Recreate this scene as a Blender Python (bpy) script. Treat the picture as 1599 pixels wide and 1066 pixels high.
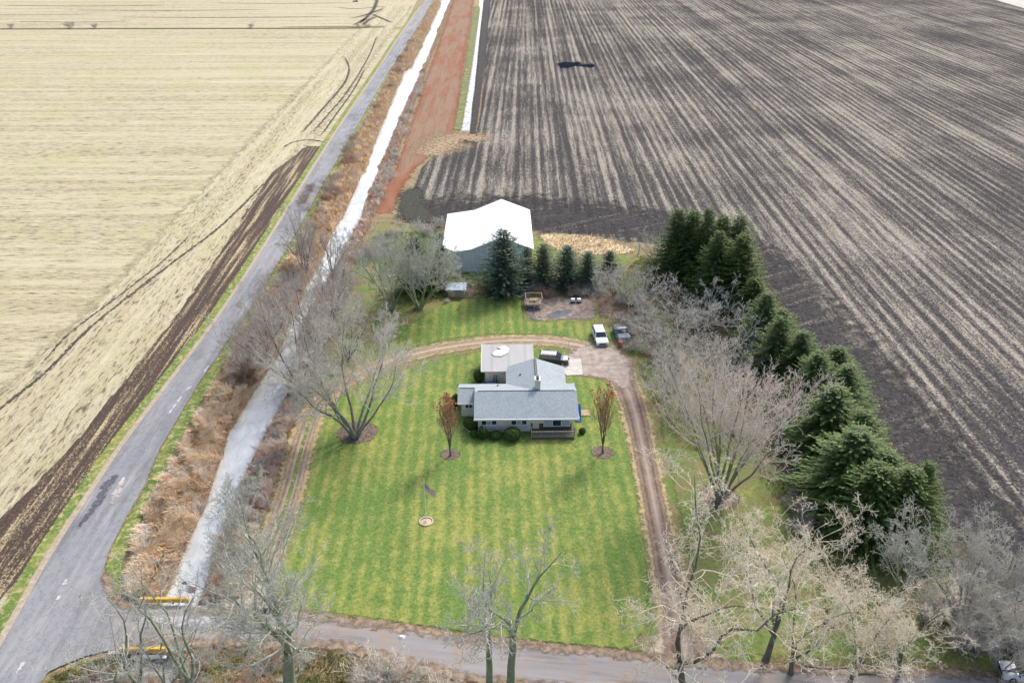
import bpy, math, random
import numpy as np
from mathutils import Vector, Matrix
R = math.radians
for o in list(bpy.data.objects): bpy.data.objects.remove(o)
scene = bpy.context.scene
col = scene.collection

# ------------------------------------------------------------------ camera
CAMH = 66.0
FPX = 1350.0                      # focal length in photograph pixels (1599 wide)
PITCH = math.atan(698.0 / FPX)
YAW = math.atan(22.0 * math.cos(PITCH) / FPX)
cam_d = bpy.data.cameras.new('camera'); cam = bpy.data.objects.new('camera', cam_d); col.objects.link(cam)
cam_d.sensor_width = 36; cam_d.lens = 36 * FPX / 1599
cam_d.clip_start = 0.5; cam_d.clip_end = 6000
cam.location = (0, 0, CAMH); cam.rotation_euler = (math.pi / 2 - PITCH, 0, -YAW)
scene.camera = cam
# ------------------------------------------------------------------ sky and sun
SUN_EL, SUN_AZ = R(42), R(35)      # azimuth measured from +Y towards +X
w = bpy.data.worlds.new('World'); scene.world = w; w.use_nodes = True
nt = w.node_tree
sky = nt.nodes.new('ShaderNodeTexSky'); sky.sky_type = 'NISHITA'; sky.sun_disc = False
sky.sun_elevation = SUN_EL; sky.sun_rotation = SUN_AZ; sky.dust_density = 4.0; sky.air_density = 0.8; sky.ozone_density = 1.0
bg = nt.nodes['Background']; bg.inputs[1].default_value = 0.15
nt.links.new(sky.outputs[0], bg.inputs[0])
sun_d = bpy.data.lights.new('sun', 'SUN'); sun = bpy.data.objects.new('sun', sun_d); col.objects.link(sun)
sun_d.energy = 1.35; sun_d.angle = R(9); sun_d.color = (1.0, 0.95, 0.88)
sdir = Vector((math.sin(SUN_AZ) * math.cos(SUN_EL), math.cos(SUN_AZ) * math.cos(SUN_EL), math.sin(SUN_EL)))
sun.rotation_euler = sdir.to_track_quat('Z', 'Y').to_euler()
sun.location = (60, 60, 120)
scene.view_settings.view_transform = 'Standard'; scene.view_settings.look = 'None'
scene.view_settings.exposure = 0.95; scene.view_settings.gamma = 1.0

# ------------------------------------------------------------------ survey: photograph pixel -> place on the ground
cp, sp_ = math.cos(PITCH), math.sin(PITCH); cy, sy = math.cos(YAW), math.sin(YAW)
def P(px, py, z=0.0):
    u, v = px - 799.5, py - 533.0
    down = v * cp + FPX * sp_; fwd = FPX * cp - v * sp_
    t = (CAMH - z) / down
    rx, ry = u, fwd
    return ((rx * cy + ry * sy) * t, (ry * cy - rx * sy) * t, z)
def XY(px, py, z=0.0): return P(px, py, z)[:2]
def height_at(px, base_y, top_y):
    """height of something standing at base_y that reaches up to top_y"""
    b = P(px, base_y); lo, hi = 0.0, 60.0
    for _ in range(40):
        m = (lo + hi) / 2
        if P(px, top_y, m)[1] > b[1]: lo = m
        else: hi = m
    return lo

# ------------------------------------------------------------------ object helpers
def tag(o, label=None, cat=None, group=None, kind=None):
    if label: o['label'] = label
    if cat: o['category'] = cat
    if group: o['group'] = group
    if kind: o['kind'] = kind
    return o
def thing(name, label, cat, loc=(0, 0, 0), rotz=0.0, group=None):
    o = bpy.data.objects.new(name, None); col.objects.link(o)
    o.empty_display_size = 0.3
    o.location = loc; o.rotation_euler = (0, 0, rotz)
    return tag(o, label, cat, group)
def copy_tree(o, parent=None):
    c = o.copy(); col.objects.link(c)
    if parent: c.parent = parent
    for ch in list(o.children): copy_tree(ch, c)
    return c
def link(name, me, parent=None):
    o = bpy.data.objects.new(name, me); col.objects.link(o)
    if parent: o.parent = parent
    return o
def np_mesh(name, V, F, mats, smooth=False, fmat=None, attrs=None):
    """V (n,3); F (m,k) array with k = 3 or 4"""
    V = np.asarray(V, dtype=np.float32); F = np.asarray(F, dtype=np.int32)
    me = bpy.data.meshes.new(name); k = F.shape[1]
    me.vertices.add(len(V)); me.vertices.foreach_set('co', V.ravel())
    me.loops.add(F.size); me.loops.foreach_set('vertex_index', F.ravel())
    me.polygons.add(len(F)); me.polygons.foreach_set('loop_start', np.arange(0, F.size, k, dtype=np.int32))
    try: me.polygons.foreach_set('loop_total', np.full(len(F), k, dtype=np.int32))
    except Exception: pass
    me.update(calc_edges=True)
    for m in (mats if isinstance(mats, (list, tuple)) else [mats]): me.materials.append(m)
    if smooth: me.polygons.foreach_set('use_smooth', np.ones(len(F), dtype=bool))
    if fmat is not None: me.polygons.foreach_set('material_index', np.asarray(fmat, dtype=np.int32))
    for an, av in (attrs or {}).items():
        a = me.attributes.new(an, 'FLOAT', 'POINT'); a.data.foreach_set('value', np.asarray(av, dtype=np.float32))
    me.validate(); me.update()
    return me
class MB:
    def __init__(s): s.v = []; s.f = []; s.m = []; s.cur = 0
    def add(s, vs, fs):
        b = len(s.v); s.v += [tuple(x) for x in vs]
        for f in fs: s.f.append([b + i for i in f]); s.m.append(s.cur)
        return s
    def box(s, c, d, rz=0, M=None):
        x, y, z = d[0] / 2, d[1] / 2, d[2] / 2
        vs = [Vector((a, b, e)) for e in (-z, z) for (a, b) in ((-x, -y), (x, -y), (x, y), (-x, y))]
        if rz: vs = [Matrix.Rotation(rz, 3, 'Z') @ q for q in vs]
        if M: vs = [M @ q for q in vs]
        vs = [q + Vector(c) for q in vs]
        return s.add(vs, [(3, 2, 1, 0), (4, 5, 6, 7), (0, 1, 5, 4), (1, 2, 6, 5), (2, 3, 7, 6), (3, 0, 4, 7)])
    def tube(s, pts, r, n=6, cap=True):
        pts = [Vector(p) for p in pts]; k = len(pts)
        rs = r if isinstance(r, (list, tuple)) else [r] * k
        b = len(s.v); vs = []
        for i, p in enumerate(pts):
            d = (pts[min(i + 1, k - 1)] - pts[max(i - 1, 0)]).normalized()
            up = Vector((0, 0, 1)) if abs(d.z) < 0.95 else Vector((1, 0, 0))
            a = d.cross(up).normalized(); e = d.cross(a).normalized()
            for j in range(n):
                t = 2 * math.pi * j / n
                vs.append(p + (a * math.cos(t) + e * math.sin(t)) * rs[i])
        fs = []
        for i in range(k - 1):
            for j in range(n):
                j2 = (j + 1) % n
                fs.append((i * n + j, i * n + j2, (i + 1) * n + j2, (i + 1) * n + j))
        if cap: fs += [tuple(range(n - 1, -1, -1)), tuple(range((k - 1) * n, k * n))]
        return s.add(vs, fs)
    def prism(s, poly, axis, a, b):
        """poly: 2D outline; extruded along axis ('x','y','z') from a to b"""
        def mk(p, t):
            if axis == 'z': return (p[0], p[1], t)
            if axis == 'y': return (p[0], t, p[1])
            return (t, p[0], p[1])
        n = len(poly); vs = [mk(p, a) for p in poly] + [mk(p, b) for p in poly]
        fs = [tuple(range(n - 1, -1, -1)), tuple(range(n, 2 * n))] + [(i, (i + 1) % n, n + (i + 1) % n, n + i) for i in range(n)]
        return s.add(vs, fs)
    def loft(s, rings, close=True):
        n = len(rings[0]); vs = [p for r in rings for p in r]; fs = []
        for i in range(len(rings) - 1):
            for j in range(n):
                j2 = (j + 1) % n; fs.append((i * n + j, i * n + j2, (i + 1) * n + j2, (i + 1) * n + j))
        if close: fs += [tuple(range(n - 1, -1, -1)), tuple(range((len(rings) - 1) * n, len(rings) * n))]
        return s.add(vs, fs)
    def build(s, name, mats, parent=None, smooth=False, bevel=0):
        me = bpy.data.meshes.new(name); me.from_pydata(s.v, [], s.f)
        for m in (mats if isinstance(mats, (list, tuple)) else [mats]): me.materials.append(m)
        me.polygons.foreach_set('material_index', s.m)
        import bmesh
        bm = bmesh.new(); bm.from_mesh(me); bmesh.ops.recalc_face_normals(bm, faces=bm.faces)
        if bevel: bmesh.ops.bevel(bm, geom=list(bm.edges), offset=bevel, segments=2, affect='EDGES', clamp_overlap=True)
        bm.to_mesh(me); bm.free()
        if smooth: me.polygons.foreach_set('use_smooth', [True] * len(me.polygons))
        me.update()
        return link(name, me, parent)

# ------------------------------------------------------------------ node helpers
class NB:
    def __init__(s, name, rough=0.9, spec=0.2):
        s.m = bpy.data.materials.new(name); s.m.use_nodes = True; s.t = s.m.node_tree
        s.b = s.t.nodes['Principled BSDF']; s.out = s.t.nodes['Material Output']
        s.b.inputs['Roughness'].default_value = rough; s.b.inputs['Specular IOR Level'].default_value = spec
        s.geo = s.t.nodes.new('ShaderNodeNewGeometry'); s._pos = s.geo.outputs['Position']
    def n(s, t): return s.t.nodes.new(t)
    def L(s, a, b): s.t.links.new(a, b)
    def set(s, sock, v):
        if hasattr(v, 'is_output'): s.L(v, sock)
        else:
            if isinstance(v, (tuple, list)) and len(v) == 3 and sock.type == 'RGBA': v = (*v, 1)
            sock.default_value = v
    def pos(s, scale=(1, 1, 1), rot=0.0, src=None):
        mp = s.n('ShaderNodeMapping'); s.L(src or s._pos, mp.inputs['Vector'])
        if rot:
            m0 = s.n('ShaderNodeMapping'); s.L(src or s._pos, m0.inputs['Vector']); m0.inputs['Rotation'].default_value = (0, 0, rot)
            s.L(m0.outputs[0], mp.inputs['Vector'])
        mp.inputs['Scale'].default_value = scale
        return mp.outputs[0]
    def noise(s, vec, scale=1.0, detail=4, rough=0.55, dist=0.0):
        a = s.n('ShaderNodeTexNoise'); s.L(vec, a.inputs['Vector'])
        a.inputs['Scale'].default_value = scale; a.inputs['Detail'].default_value = detail
        a.inputs['Roughness'].default_value = rough; a.inputs['Distortion'].default_value = dist
        return a.outputs['Fac']
    def voro(s, vec, scale=1.0, out='Distance'):
        a = s.n('ShaderNodeTexVoronoi'); s.L(vec, a.inputs['Vector']); a.inputs['Scale'].default_value = scale
        return a.outputs[out]
    def rng(s, v, a, b, c=0.0, d=1.0, smooth=False):
        m = s.n('ShaderNodeMapRange'); m.clamp = True
        if smooth: m.interpolation_type = 'SMOOTHSTEP'
        s.L(v, m.inputs['Value'])
        for i, x in zip((1, 2, 3, 4), (a, b, c, d)): m.inputs[i].default_value = x
        return m.outputs[0]
    def math(s, op, a, b=0.5, clamp=False):
        m = s.n('ShaderNodeMath'); m.operation = op; m.use_clamp = clamp
        s.set(m.inputs[0], a); s.set(m.inputs[1], b); return m.outputs[0]
    def mix(s, f, a, b, mode='MIX'):
        m = s.n('ShaderNodeMix'); m.data_type = 'RGBA'; m.blend_type = mode
        s.set(m.inputs[0], f); s.set(m.inputs[6], a); s.set(m.inputs[7], b); return m.outputs[2]
    def attr(s, name):
        a = s.n('ShaderNodeAttribute'); a.attribute_name = name; return a.outputs['Fac']
    def color(s, c): s.set(s.b.inputs['Base Color'], c); return s
    def bump(s, h, strength=0.4, dist=0.1):
        b = s.n('ShaderNodeBump'); b.inputs['Strength'].default_value = strength; b.inputs['Distance'].default_value = dist
        s.L(h, b.inputs['Height']); s.L(b.outputs[0], s.b.inputs['Normal']); return s
    def ragged(s, noise_scale=1.5, rag=1.0, sharp=4.0, bias=0.0, vec=None):
        """let the sheet end in a ragged edge: 'edge' is 0 at the border, 1 inside"""
        e = s.attr('edge'); nz = s.noise(vec or s._pos, noise_scale, 5, 0.65)
        x = s.math('MULTIPLY', s.math('SUBTRACT', nz, 0.5), rag * 2)
        x = s.math('ADD', s.math('ADD', e, x), bias - 0.5)
        x = s.math('ADD', s.math('MULTIPLY', x, sharp), 0.5, clamp=True)
        # inside stays solid
        x = s.math('MAXIMUM', x, s.rng(e, 0.85, 1.0)) if rag < 3 else x
        s.L(x, s.b.inputs['Alpha'])
        return s
def plain(name, c, rough=0.6, metal=0.0, spec=0.4, var=0.12, scale=3.0, bump=0.0):
    m = NB(name, rough, spec); m.b.inputs['Metallic'].default_value = metal
    tc = m.n('ShaderNodeTexCoord').outputs['Object']
    f = m.noise(tc, scale, 5, 0.6)
    d = tuple(x * (1 - 2.2 * var) for x in c); e = tuple(min(1, x * (1 + 1.4 * var)) for x in c)
    m.color(m.mix(m.rng(f, 0.3, 0.7), d, e))
    if bump: m.bump(m.noise(tc, scale * 6, 4), bump, 0.05)
    return m.m

# ------------------------------------------------------------------ ground materials
def m_ground():
    m = NB('mat_ground'); a = m.noise(m._pos, 0.25, 6, 0.6); b = m.noise(m._pos, 3.0, 6, 0.7)
    c = m.mix(m.rng(a, 0.35, 0.65), (0.24, 0.175, 0.10), (0.40, 0.32, 0.19))
    c = m.mix(m.rng(b, 0.50, 0.66), c, (0.10, 0.07, 0.05))
    c = m.mix(m.rng(m.noise(m._pos, 0.8, 5), 0.52, 0.68), c, (0.16, 0.17, 0.05))
    return m.color(c).bump(b, 0.8, 0.3).m
def lawn_color(m, stripes=True, dry=0.5):
    a = m.noise(m._pos, 0.085, 6, 0.7); b = m.noise(m.pos((1, .6, 1)), 0.7, 6, 0.75); c3 = m.noise(m._pos, 5.0, 4, 0.7)
    c4 = m.noise(m._pos, 2.2, 5, .85); c3 = m.math('ADD', m.math('MULTIPLY', c3, .4), m.math('MULTIPLY', c4, .6)); green = m.mix(m.rng(c3, 0.38, 0.62), (0.055, 0.110, 0.022), (0.175, 0.265, 0.062))
    yel = m.mix(m.rng(c3, 0.38, 0.62), (0.15, 0.18, 0.035), (0.40, 0.385, 0.115))
    f = m.math('ADD', m.math('MULTIPLY', a, 0.8), m.math('MULTIPLY', b, 0.85))
    if stripes:
        s = m.noise(m.pos((1, 0.02, 1), R(-1.0)), 0.55, 3, 0.5)
        s2 = m.n('ShaderNodeTexWave'); m.L(m.pos((1, 0.0, 0), R(-1.0)), s2.inputs['Vector'])
        s2.inputs['Scale'].default_value = 0.19; s2.inputs['Distortion'].default_value = 3.5; s2.inputs['Detail'].default_value = 2
        f = m.math('ADD', f, m.math('MULTIPLY', s, 0.32)); f = m.math('ADD', f, m.math('MULTIPLY', s2.outputs['Fac'], 0.16))
        f = m.rng(f, 0.98, 1.24, 0, .9)
    else:
        f = m.rng(f, 0.74 + 0.12 * (1 - dry), 1.02)
    c = m.mix(f, green, yel)
    fleck = m.rng(m.noise(m._pos, 3.4, 5, 0.9), 0.60, 0.70)
    return m.mix(m.math('MULTIPLY', fleck, 0.5), c, (0.38, 0.33, 0.14)), c3
def m_lawn():
    m = NB('mat_lawn'); c, h = lawn_color(m); return m.color(c).bump(h, 0.5, 0.12).ragged(1.6, 0.5, 4).m
def m_yard():
    m = NB('mat_yard'); c, h = lawn_color(m, False, 0.3)
    br = m.rng(m.noise(m._pos, 0.22, 6, 0.75), 0.42, 0.60)
    c = m.mix(br, c, m.mix(m.rng(m.noise(m._pos, 4, 5), .35, .65), (0.15, 0.1, 0.055), (0.3, 0.24, 0.13)))
    return m.color(c).bump(h, 0.7, 0.2).ragged(1.2, 0.7, 3).m
def m_east():
    m = NB('mat_east_lawn'); c, h = lawn_color(m, False, 0.15)
    c = m.mix(m.math('MULTIPLY', m.rng(m.noise(m._pos, 0.3, 6, .75), 0.42, 0.62), .75), c, (0.22, 0.165, 0.085)); c = m.mix(m.math('MULTIPLY', m.rng(m.noise(m._pos, 2.5, 5, .85), 0.5, 0.6), .5), c, (0.10, 0.08, 0.045))
    return m.color(c).bump(h, 0.6, 0.15).ragged(1.2, 0.8, 3).m
def m_verge():
    m = NB('mat_verge'); c, h = lawn_color(m, False, 0.7)
    c = m.mix(m.rng(m.noise(m._pos, 1.2, 5, .7), 0.5, 0.62), c, (0.42, 0.36, 0.18))
    return m.color(c).bump(h, 0.7, 0.2).ragged(1.8, 0.8, 3).m
def m_stubble(name, along, rag=1.0, green=True, dark=0.25):
    """pale maize stubble; along = 'x' or 'y' row direction"""
    m = NB(name)
    ax = along == 'x'; rot = 0.0 if ax else R(-0.6)
    sc = lambda a: (a, 1, 1) if ax else (1, a, 1)
    broad = m.noise(m.pos(sc(.025), rot), 0.22, 5, 0.6)
    rowsn = m.noise(m.pos(sc(.05), rot), 1.0, 4, 0.65)
    dash = m.noise(m.pos(sc(.16), rot), 2.4, 4, 0.7)
    dash2 = m.noise(m.pos(sc(.22), rot), 0.75, 5, 0.75)
    bits = m.noise(m._pos, 4.5, 5, 0.85)
    patch = m.noise(m._pos, 0.035, 5, 0.6); area = m.noise(m._pos, 0.012, 4, 0.6)
    c = m.mix(m.rng(bits, 0.36, 0.60), (0.24, 0.205, 0.11), (0.55, 0.505, 0.325))
    c = m.mix(m.math('MULTIPLY', m.rng(rowsn, 0.40, 0.60), 0.45), c, (0.60, 0.55, 0.41))
    c = m.mix(m.math('MULTIPLY', m.rng(broad, 0.45, 0.64), 0.45), c, (0.33, 0.27, 0.16))
    if green: c = m.mix(m.math('MULTIPLY', m.rng(patch, 0.5, 0.7), 0.30), c, (0.36, 0.39, 0.13))
    dk = m.math('MULTIPLY', m.rng(dash, 0.53, 0.61), m.rng(broad, 0.36, 0.56))
    c = m.mix(m.math('MULTIPLY', dk, 0.9), c, (0.075, 0.062, 0.05))
    dk2 = m.math('MULTIPLY', m.rng(dash2, 0.565, 0.65), m.rng(area, 0.42, 0.56))
    c = m.mix(m.math('MULTIPLY', dk2, 0.85), c, (0.07, 0.06, 0.05))
    c = m.mix(m.math('MULTIPLY', m.rng(dash2, 0.30, 0.42, 1, 0), 0.5), c, (0.68, 0.64, 0.50))
    return m.color(c).bump(bits, 0.6, 0.15).ragged(0.25 if rag > 1 else 1.2, 1.4 if rag > 1 else .8, 1.5 if rag > 1 else 3).m
def m_tilled():
    m = NB('mat_tilled')
    rows = m.noise(m.pos((1, 0.03, 1), R(-0.6)), 1.1, 4, 0.6); bits = m.noise(m.pos((1, .5, 1)), 6.0, 4, 0.8)
    c = m.mix(m.rng(bits, 0.3, 0.7), (0.035, 0.024, 0.02), (0.10, 0.07, 0.055))
    f = m.math('ADD', m.math('MULTIPLY', rows, 0.6), m.math('MULTIPLY', bits, 0.55))
    c = m.mix(m.rng(f, 0.59, 0.68), c, (0.46, 0.38, 0.22))
    return m.color(c).bump(rows, 0.7, 0.3).ragged(1.0, 1.1, 5, vec=m.pos((1, .15, 1))).m
def soil_color(m, straw=0.0, rot=R(1.7), lines=0.9):
    broad = m.noise(m.pos((1, 0.02, 1), rot), 0.15, 4, 0.6)
    mid = m.noise(m.pos((1, 0.010, 1), rot), 0.6, 3, 0.6)
    row = m.noise(m.pos((1, 0.05, 1), rot), 1.5, 4, 0.65); wv = m.n('ShaderNodeTexWave'); m.L(m.pos((1, 0.02, 1), rot), wv.inputs['Vector']); wv.inputs['Scale'].default_value = .125; wv.inputs['Distortion'].default_value = 2.2; wv.inputs['Detail'].default_value = 2; wv.inputs['Detail Scale'].default_value = 1.0
    bits = m.noise(m._pos, 2.6, 5, 0.95); clump = m.noise(m.pos((1, .6, 1), rot), 0.95, 5, 0.85)
    big = m.noise(m._pos, 0.018, 5, 0.65)
    dens = m.math('ADD', m.math('MULTIPLY', broad, 0.55 * lines), m.math('MULTIPLY', mid, 0.8 * lines))
    dens = m.math('ADD', dens, m.math('MULTIPLY', row, 0.6 * lines))
    dens = m.math('ADD', dens, m.math('MULTIPLY', big, 0.6)); dens = m.math('ADD', dens, m.math('MULTIPLY', m.math('SUBTRACT', wv.outputs['Fac'], .5), 0.15 * lines))
    th = m.rng(dens, 0.80 * lines + 0.30, 1.16 * lines + 0.30, 0.553 - straw, 0.422 - straw)
    v = m.math('ADD', m.math('MULTIPLY', bits, 0.75), m.math('MULTIPLY', clump, 0.25))
    f = m.math('MULTIPLY', m.math('SUBTRACT', v, th), 10.0, clamp=True)
    soil = m.mix(m.rng(m.noise(m._pos, 1.3, 5, .7), 0.3, 0.7), (0.030, 0.029, 0.032), (0.098, 0.093, 0.092))
    strawc = m.mix(m.rng(m.noise(m._pos, 2.1, 4, .8), 0.35, 0.65), (0.24, 0.21, 0.17), (0.54, 0.50, 0.42))
    c = m.mix(f, soil, strawc)
    c = m.mix(m.math('MULTIPLY', m.rng(m.noise(m._pos, 0.6, 4), 0.58, 0.72), 0.25), c, (0.17, 0.20, 0.08))
    return c, bits
def m_soil():
    m = NB('mat_soil_field', 1.0, 0.0); c, h = soil_color(m); return m.color(c).bump(h, 0.6, 0.2).ragged(0.5, 0.8, 3).m
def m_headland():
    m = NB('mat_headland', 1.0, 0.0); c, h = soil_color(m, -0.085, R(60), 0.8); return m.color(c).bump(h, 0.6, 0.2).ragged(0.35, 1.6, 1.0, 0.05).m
def m_redstrip():
    m = NB('mat_red_strip'); e = m.attr('edge'); nz = m.noise(m.pos((1, 0.08, 1)), 0.5, 5, .6); b = m.noise(m._pos, 3, 4, .8)
    tan = m.mix(m.rng(b, .3, .7), (0.16, 0.10, 0.065), (0.33, 0.23, 0.15))
    red = m.mix(m.rng(b, .3, .7), (0.17, 0.055, 0.028), (0.33, 0.115, 0.055))
    pt = m.noise(m.pos((1, .12, 1)), 0.13, 5, .65); f = m.math('ADD', m.math('MULTIPLY', e, -0.35), m.math('ADD', m.math('MULTIPLY', nz, .8), m.math('MULTIPLY', pt, 1.6)))
    c = m.mix(m.rng(f, 0.74, 1.12), tan, red); c = m.mix(m.math('MULTIPLY', m.rng(m.noise(m.pos((1, .06, 1)), 1.1, 4, .7), .52, .66), .55), c, (.10, .065, .045))
    return m.color(c).bump(b, .5, .2).ragged(0.4, 0.9, 3, 0.3).m
def m_asphalt():
    m = NB('mat_asphalt', 0.75, 0.35)
    a = m.noise(m._pos, 9.0, 4, 0.7); st = m.noise(m.pos((1, 0.03, 1)), 0.9, 4, 0.6); p = m.noise(m.pos((1, .35, 1)), 0.16, 6, 0.7)
    c = m.mix(m.rng(st, 0.3, 0.7), (0.175, 0.18, 0.19), (0.29, 0.295, 0.305))
    c = m.mix(m.math('MULTIPLY', m.rng(p, 0.50, 0.68), 0.7), c, (0.085, 0.09, 0.105))
    c = m.mix(m.math('MULTIPLY', m.rng(a, 0.5, 0.8), 0.6), c, (0.36, 0.35, 0.34))
    crk = m.math('ABSOLUTE', m.math('SUBTRACT', m.noise(m.pos((1, .7, 1)), 0.55, 6, .75), 0.5)); c = m.mix(m.math('MULTIPLY', m.rng(crk, 0.0, 0.012, 1, 0), .75), c, (.05, .052, .06)); c = m.mix(m.math('MULTIPLY', m.rng(m.noise(m.pos((1, .12, 1)), .5, 6, .75), .54, .66), .55), c, (.37, .365, .36))
    return m.color(c).bump(a, 0.25, 0.03).ragged(2.0, 0.35, 5).m
def m_lane():
    m = NB('mat_side_road', 0.85, 0.3)
    a = m.noise(m._pos, 8.0, 4, 0.75); st = m.noise(m.pos((0.06, 1, 1), R(8)), 0.8, 4, 0.6); p = m.noise(m._pos, 0.3, 6, 0.75); c9 = m.noise(m.pos((.1, 1, 1), R(8)), 0.9, 5, .7)
    c = m.mix(m.rng(st, 0.3, 0.7), (0.19, 0.185, 0.19), (0.30, 0.29, 0.285))
    c = m.mix(m.math('MULTIPLY', m.rng(p, 0.46, 0.62), 0.9), c, (0.28, 0.225, 0.185)); c = m.mix(m.math('MULTIPLY', m.rng(c9, 0.54, 0.66), .6), c, (.13, .115, .11))
    c = m.mix(m.math('MULTIPLY', m.rng(a, 0.55, 0.8), 0.7), c, (0.40, 0.36, 0.32))
    return m.color(c).bump(a, 0.3, 0.04).ragged(2.0, 0.7, 4).m
def m_gravel(name, c1, c2, c3, rag=0.9):
    m = NB(name); a = m.noise(m._pos, 7, 4, 0.8); b = m.noise(m._pos, 0.7, 5, 0.65); e = m.attr('u')
    c = m.mix(m.rng(b, 0.35, 0.65), c1, c2)
    c = m.mix(m.math('MULTIPLY', m.rng(a, 0.5, 0.75), 0.8), c, c3)
    # two worn wheel ruts
    rut = m.math('ABSOLUTE', m.math('SUBTRACT', m.math('ABSOLUTE', e), 0.48))
    cen = m.rng(m.math('ABSOLUTE', e), .0, .22, 1, 0); c = m.mix(m.math('MULTIPLY', cen, .5), c, c3); rut = m.math('MULTIPLY', m.rng(rut, 0.0, 0.20, 1, 0), m.rng(m.noise(m._pos, 0.9, 5), 0.30, 0.5))
    c = m.mix(m.math('MULTIPLY', rut, 0.75), c, tuple(x * 0.42 for x in c1))
    return m.color(c).bump(a, 0.5, 0.08).ragged(1.5, rag * 1.6, 1.3, .05).m
def m_patch(name, c1, c2, scale=1.5, rag=1.0, rough=0.9, spec=.2, sharp=3, bias=0.0):
    m = NB(name, rough, spec); a = m.noise(m._pos, scale, 6, 0.7)
    return m.color(m.mix(m.rng(a, 0.35, 0.65), c1, c2)).bump(m.noise(m._pos, 6, 4), 0.4, 0.1).ragged(1.2, rag, sharp, bias).m
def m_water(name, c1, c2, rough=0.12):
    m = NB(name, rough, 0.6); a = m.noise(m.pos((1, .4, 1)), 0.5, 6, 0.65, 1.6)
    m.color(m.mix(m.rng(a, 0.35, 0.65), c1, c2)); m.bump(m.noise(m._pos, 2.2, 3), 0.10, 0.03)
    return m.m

# ------------------------------------------------------------------ sheets
rnd = random.Random(7)
def smooth_line(pts, step=None, closed=False):
    """Catmull-Rom through the points, world metres"""
    pts = [np.array(p[:2], float) for p in pts]; n = len(pts); out = []
    for i in range(n if closed else n - 1):
        p0 = pts[i - 1] if (closed or i > 0) else 2 * pts[0] - pts[1]
        p1 = pts[i]; p2 = pts[(i + 1) % n]
        p3 = pts[(i + 2) % n] if (closed or i + 2 < n) else 2 * pts[-1] - pts[-2]
        d = np.linalg.norm(p2 - p1); st = step or max(0.6, min(6, 0.006 * p1[1]))
        k = max(1, int(d / st))
        for j in range(k):
            t = j / k
            out.append(0.5 * ((2 * p1) + (-p0 + p2) * t + (2 * p0 - 5 * p1 + 4 * p2 - p3) * t * t + (-p0 + 3 * p1 - 3 * p2 + p3) * t ** 3))
    if not closed: out.append(pts[-1])
    return np.array(out)
def straight_line(pts, closed=True):
    out = []; pts = [np.array(p[:2], float) for p in pts]; n = len(pts)
    for i in range(n if closed else n - 1):
        a, b = pts[i], pts[(i + 1) % n]; d = np.linalg.norm(b - a)
        st = max(0.8, min(8, 0.008 * abs(a[1]) + 0.2)); k = max(1, int(d / st))
        for j in range(k): out.append(a + (b - a) * j / k)
    return np.array(out)
def inside(L, Q):
    """even-odd test of the points Q against the outline L"""
    x0, y0 = L[:, 0], L[:, 1]; x1, y1 = np.roll(x0, -1), np.roll(y0, -1); r = np.zeros(len(Q), bool)
    for k in range(len(L)):
        if y0[k] == y1[k]: continue
        c = (y0[k] > Q[:, 1]) != (y1[k] > Q[:, 1])
        r ^= c & (Q[:, 0] < (x1[k] - x0[k]) * (Q[:, 1] - y0[k]) / (y1[k] - y0[k]) + x0[k])
    return r
def poly_sheet(name, px, z, mat, edge=1.0, smooth=False, world=False, kind='structure', label=None, cat=None):
    from mathutils.geometry import delaunay_2d_cdt
    pts = [p if world else XY(*p) for p in px]
    L = smooth_line(pts, closed=True) if smooth else straight_line(pts)
    area = 0.5 * np.sum(L[:, 0] * np.roll(L[:, 1], -1) - np.roll(L[:, 0], -1) * L[:, 1])
    if area < 0: L = L[::-1].copy()
    n = len(L); T = np.roll(L, -1, 0) - np.roll(L, 1, 0); T /= np.linalg.norm(T, axis=1)[:, None] + 1e-9
    Nn = np.stack([-T[:, 1], T[:, 0]], 1)
    Q = np.concatenate([L + Nn * edge, L[::2] + Nn[::2] * edge * 0.5])
    Q = Q[inside(L, Q)]
    A, B = L, np.roll(L, -1, 0); AB = B - A; l2 = (AB ** 2).sum(1) + 1e-12
    def dist(Q):
        out = np.empty(len(Q))
        for k in range(0, len(Q), 256):
            q = Q[k:k + 256, None, :]; t = np.clip(((q - A) * AB).sum(2) / l2, 0, 1)
            out[k:k + 256] = np.sqrt((((A + AB * t[..., None]) - q) ** 2).sum(2)).min(1)
        return out
    if len(Q): Q = Q[dist(Q) > 0.35 * edge]
    allp = [Vector(p) for p in L] + [Vector(p) for p in Q]
    vs, es, fs, _, _, _ = delaunay_2d_cdt(allp, [(i, (i + 1) % n) for i in range(n)], [], 1, 1e-4)
    vv = np.array([tuple(v) for v in vs]); E = np.minimum(1, dist(vv) / edge)
    tri = []
    for f in fs:
        for k in range(1, len(f) - 1): tri.append((f[0], f[k], f[k + 1]))
    tri = np.array(tri); p = vv[tri]; ar = np.cross(p[:, 1] - p[:, 0], p[:, 2] - p[:, 0]); tri[ar < 0] = tri[ar < 0][:, ::-1]
    me = np_mesh(name, np.c_[vv, np.full(len(vv), z)], tri, mat, attrs={'edge': E, 'u': np.zeros(len(vv))})
    o = link(name, me); tag(o, label, cat, None, kind); return o
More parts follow.
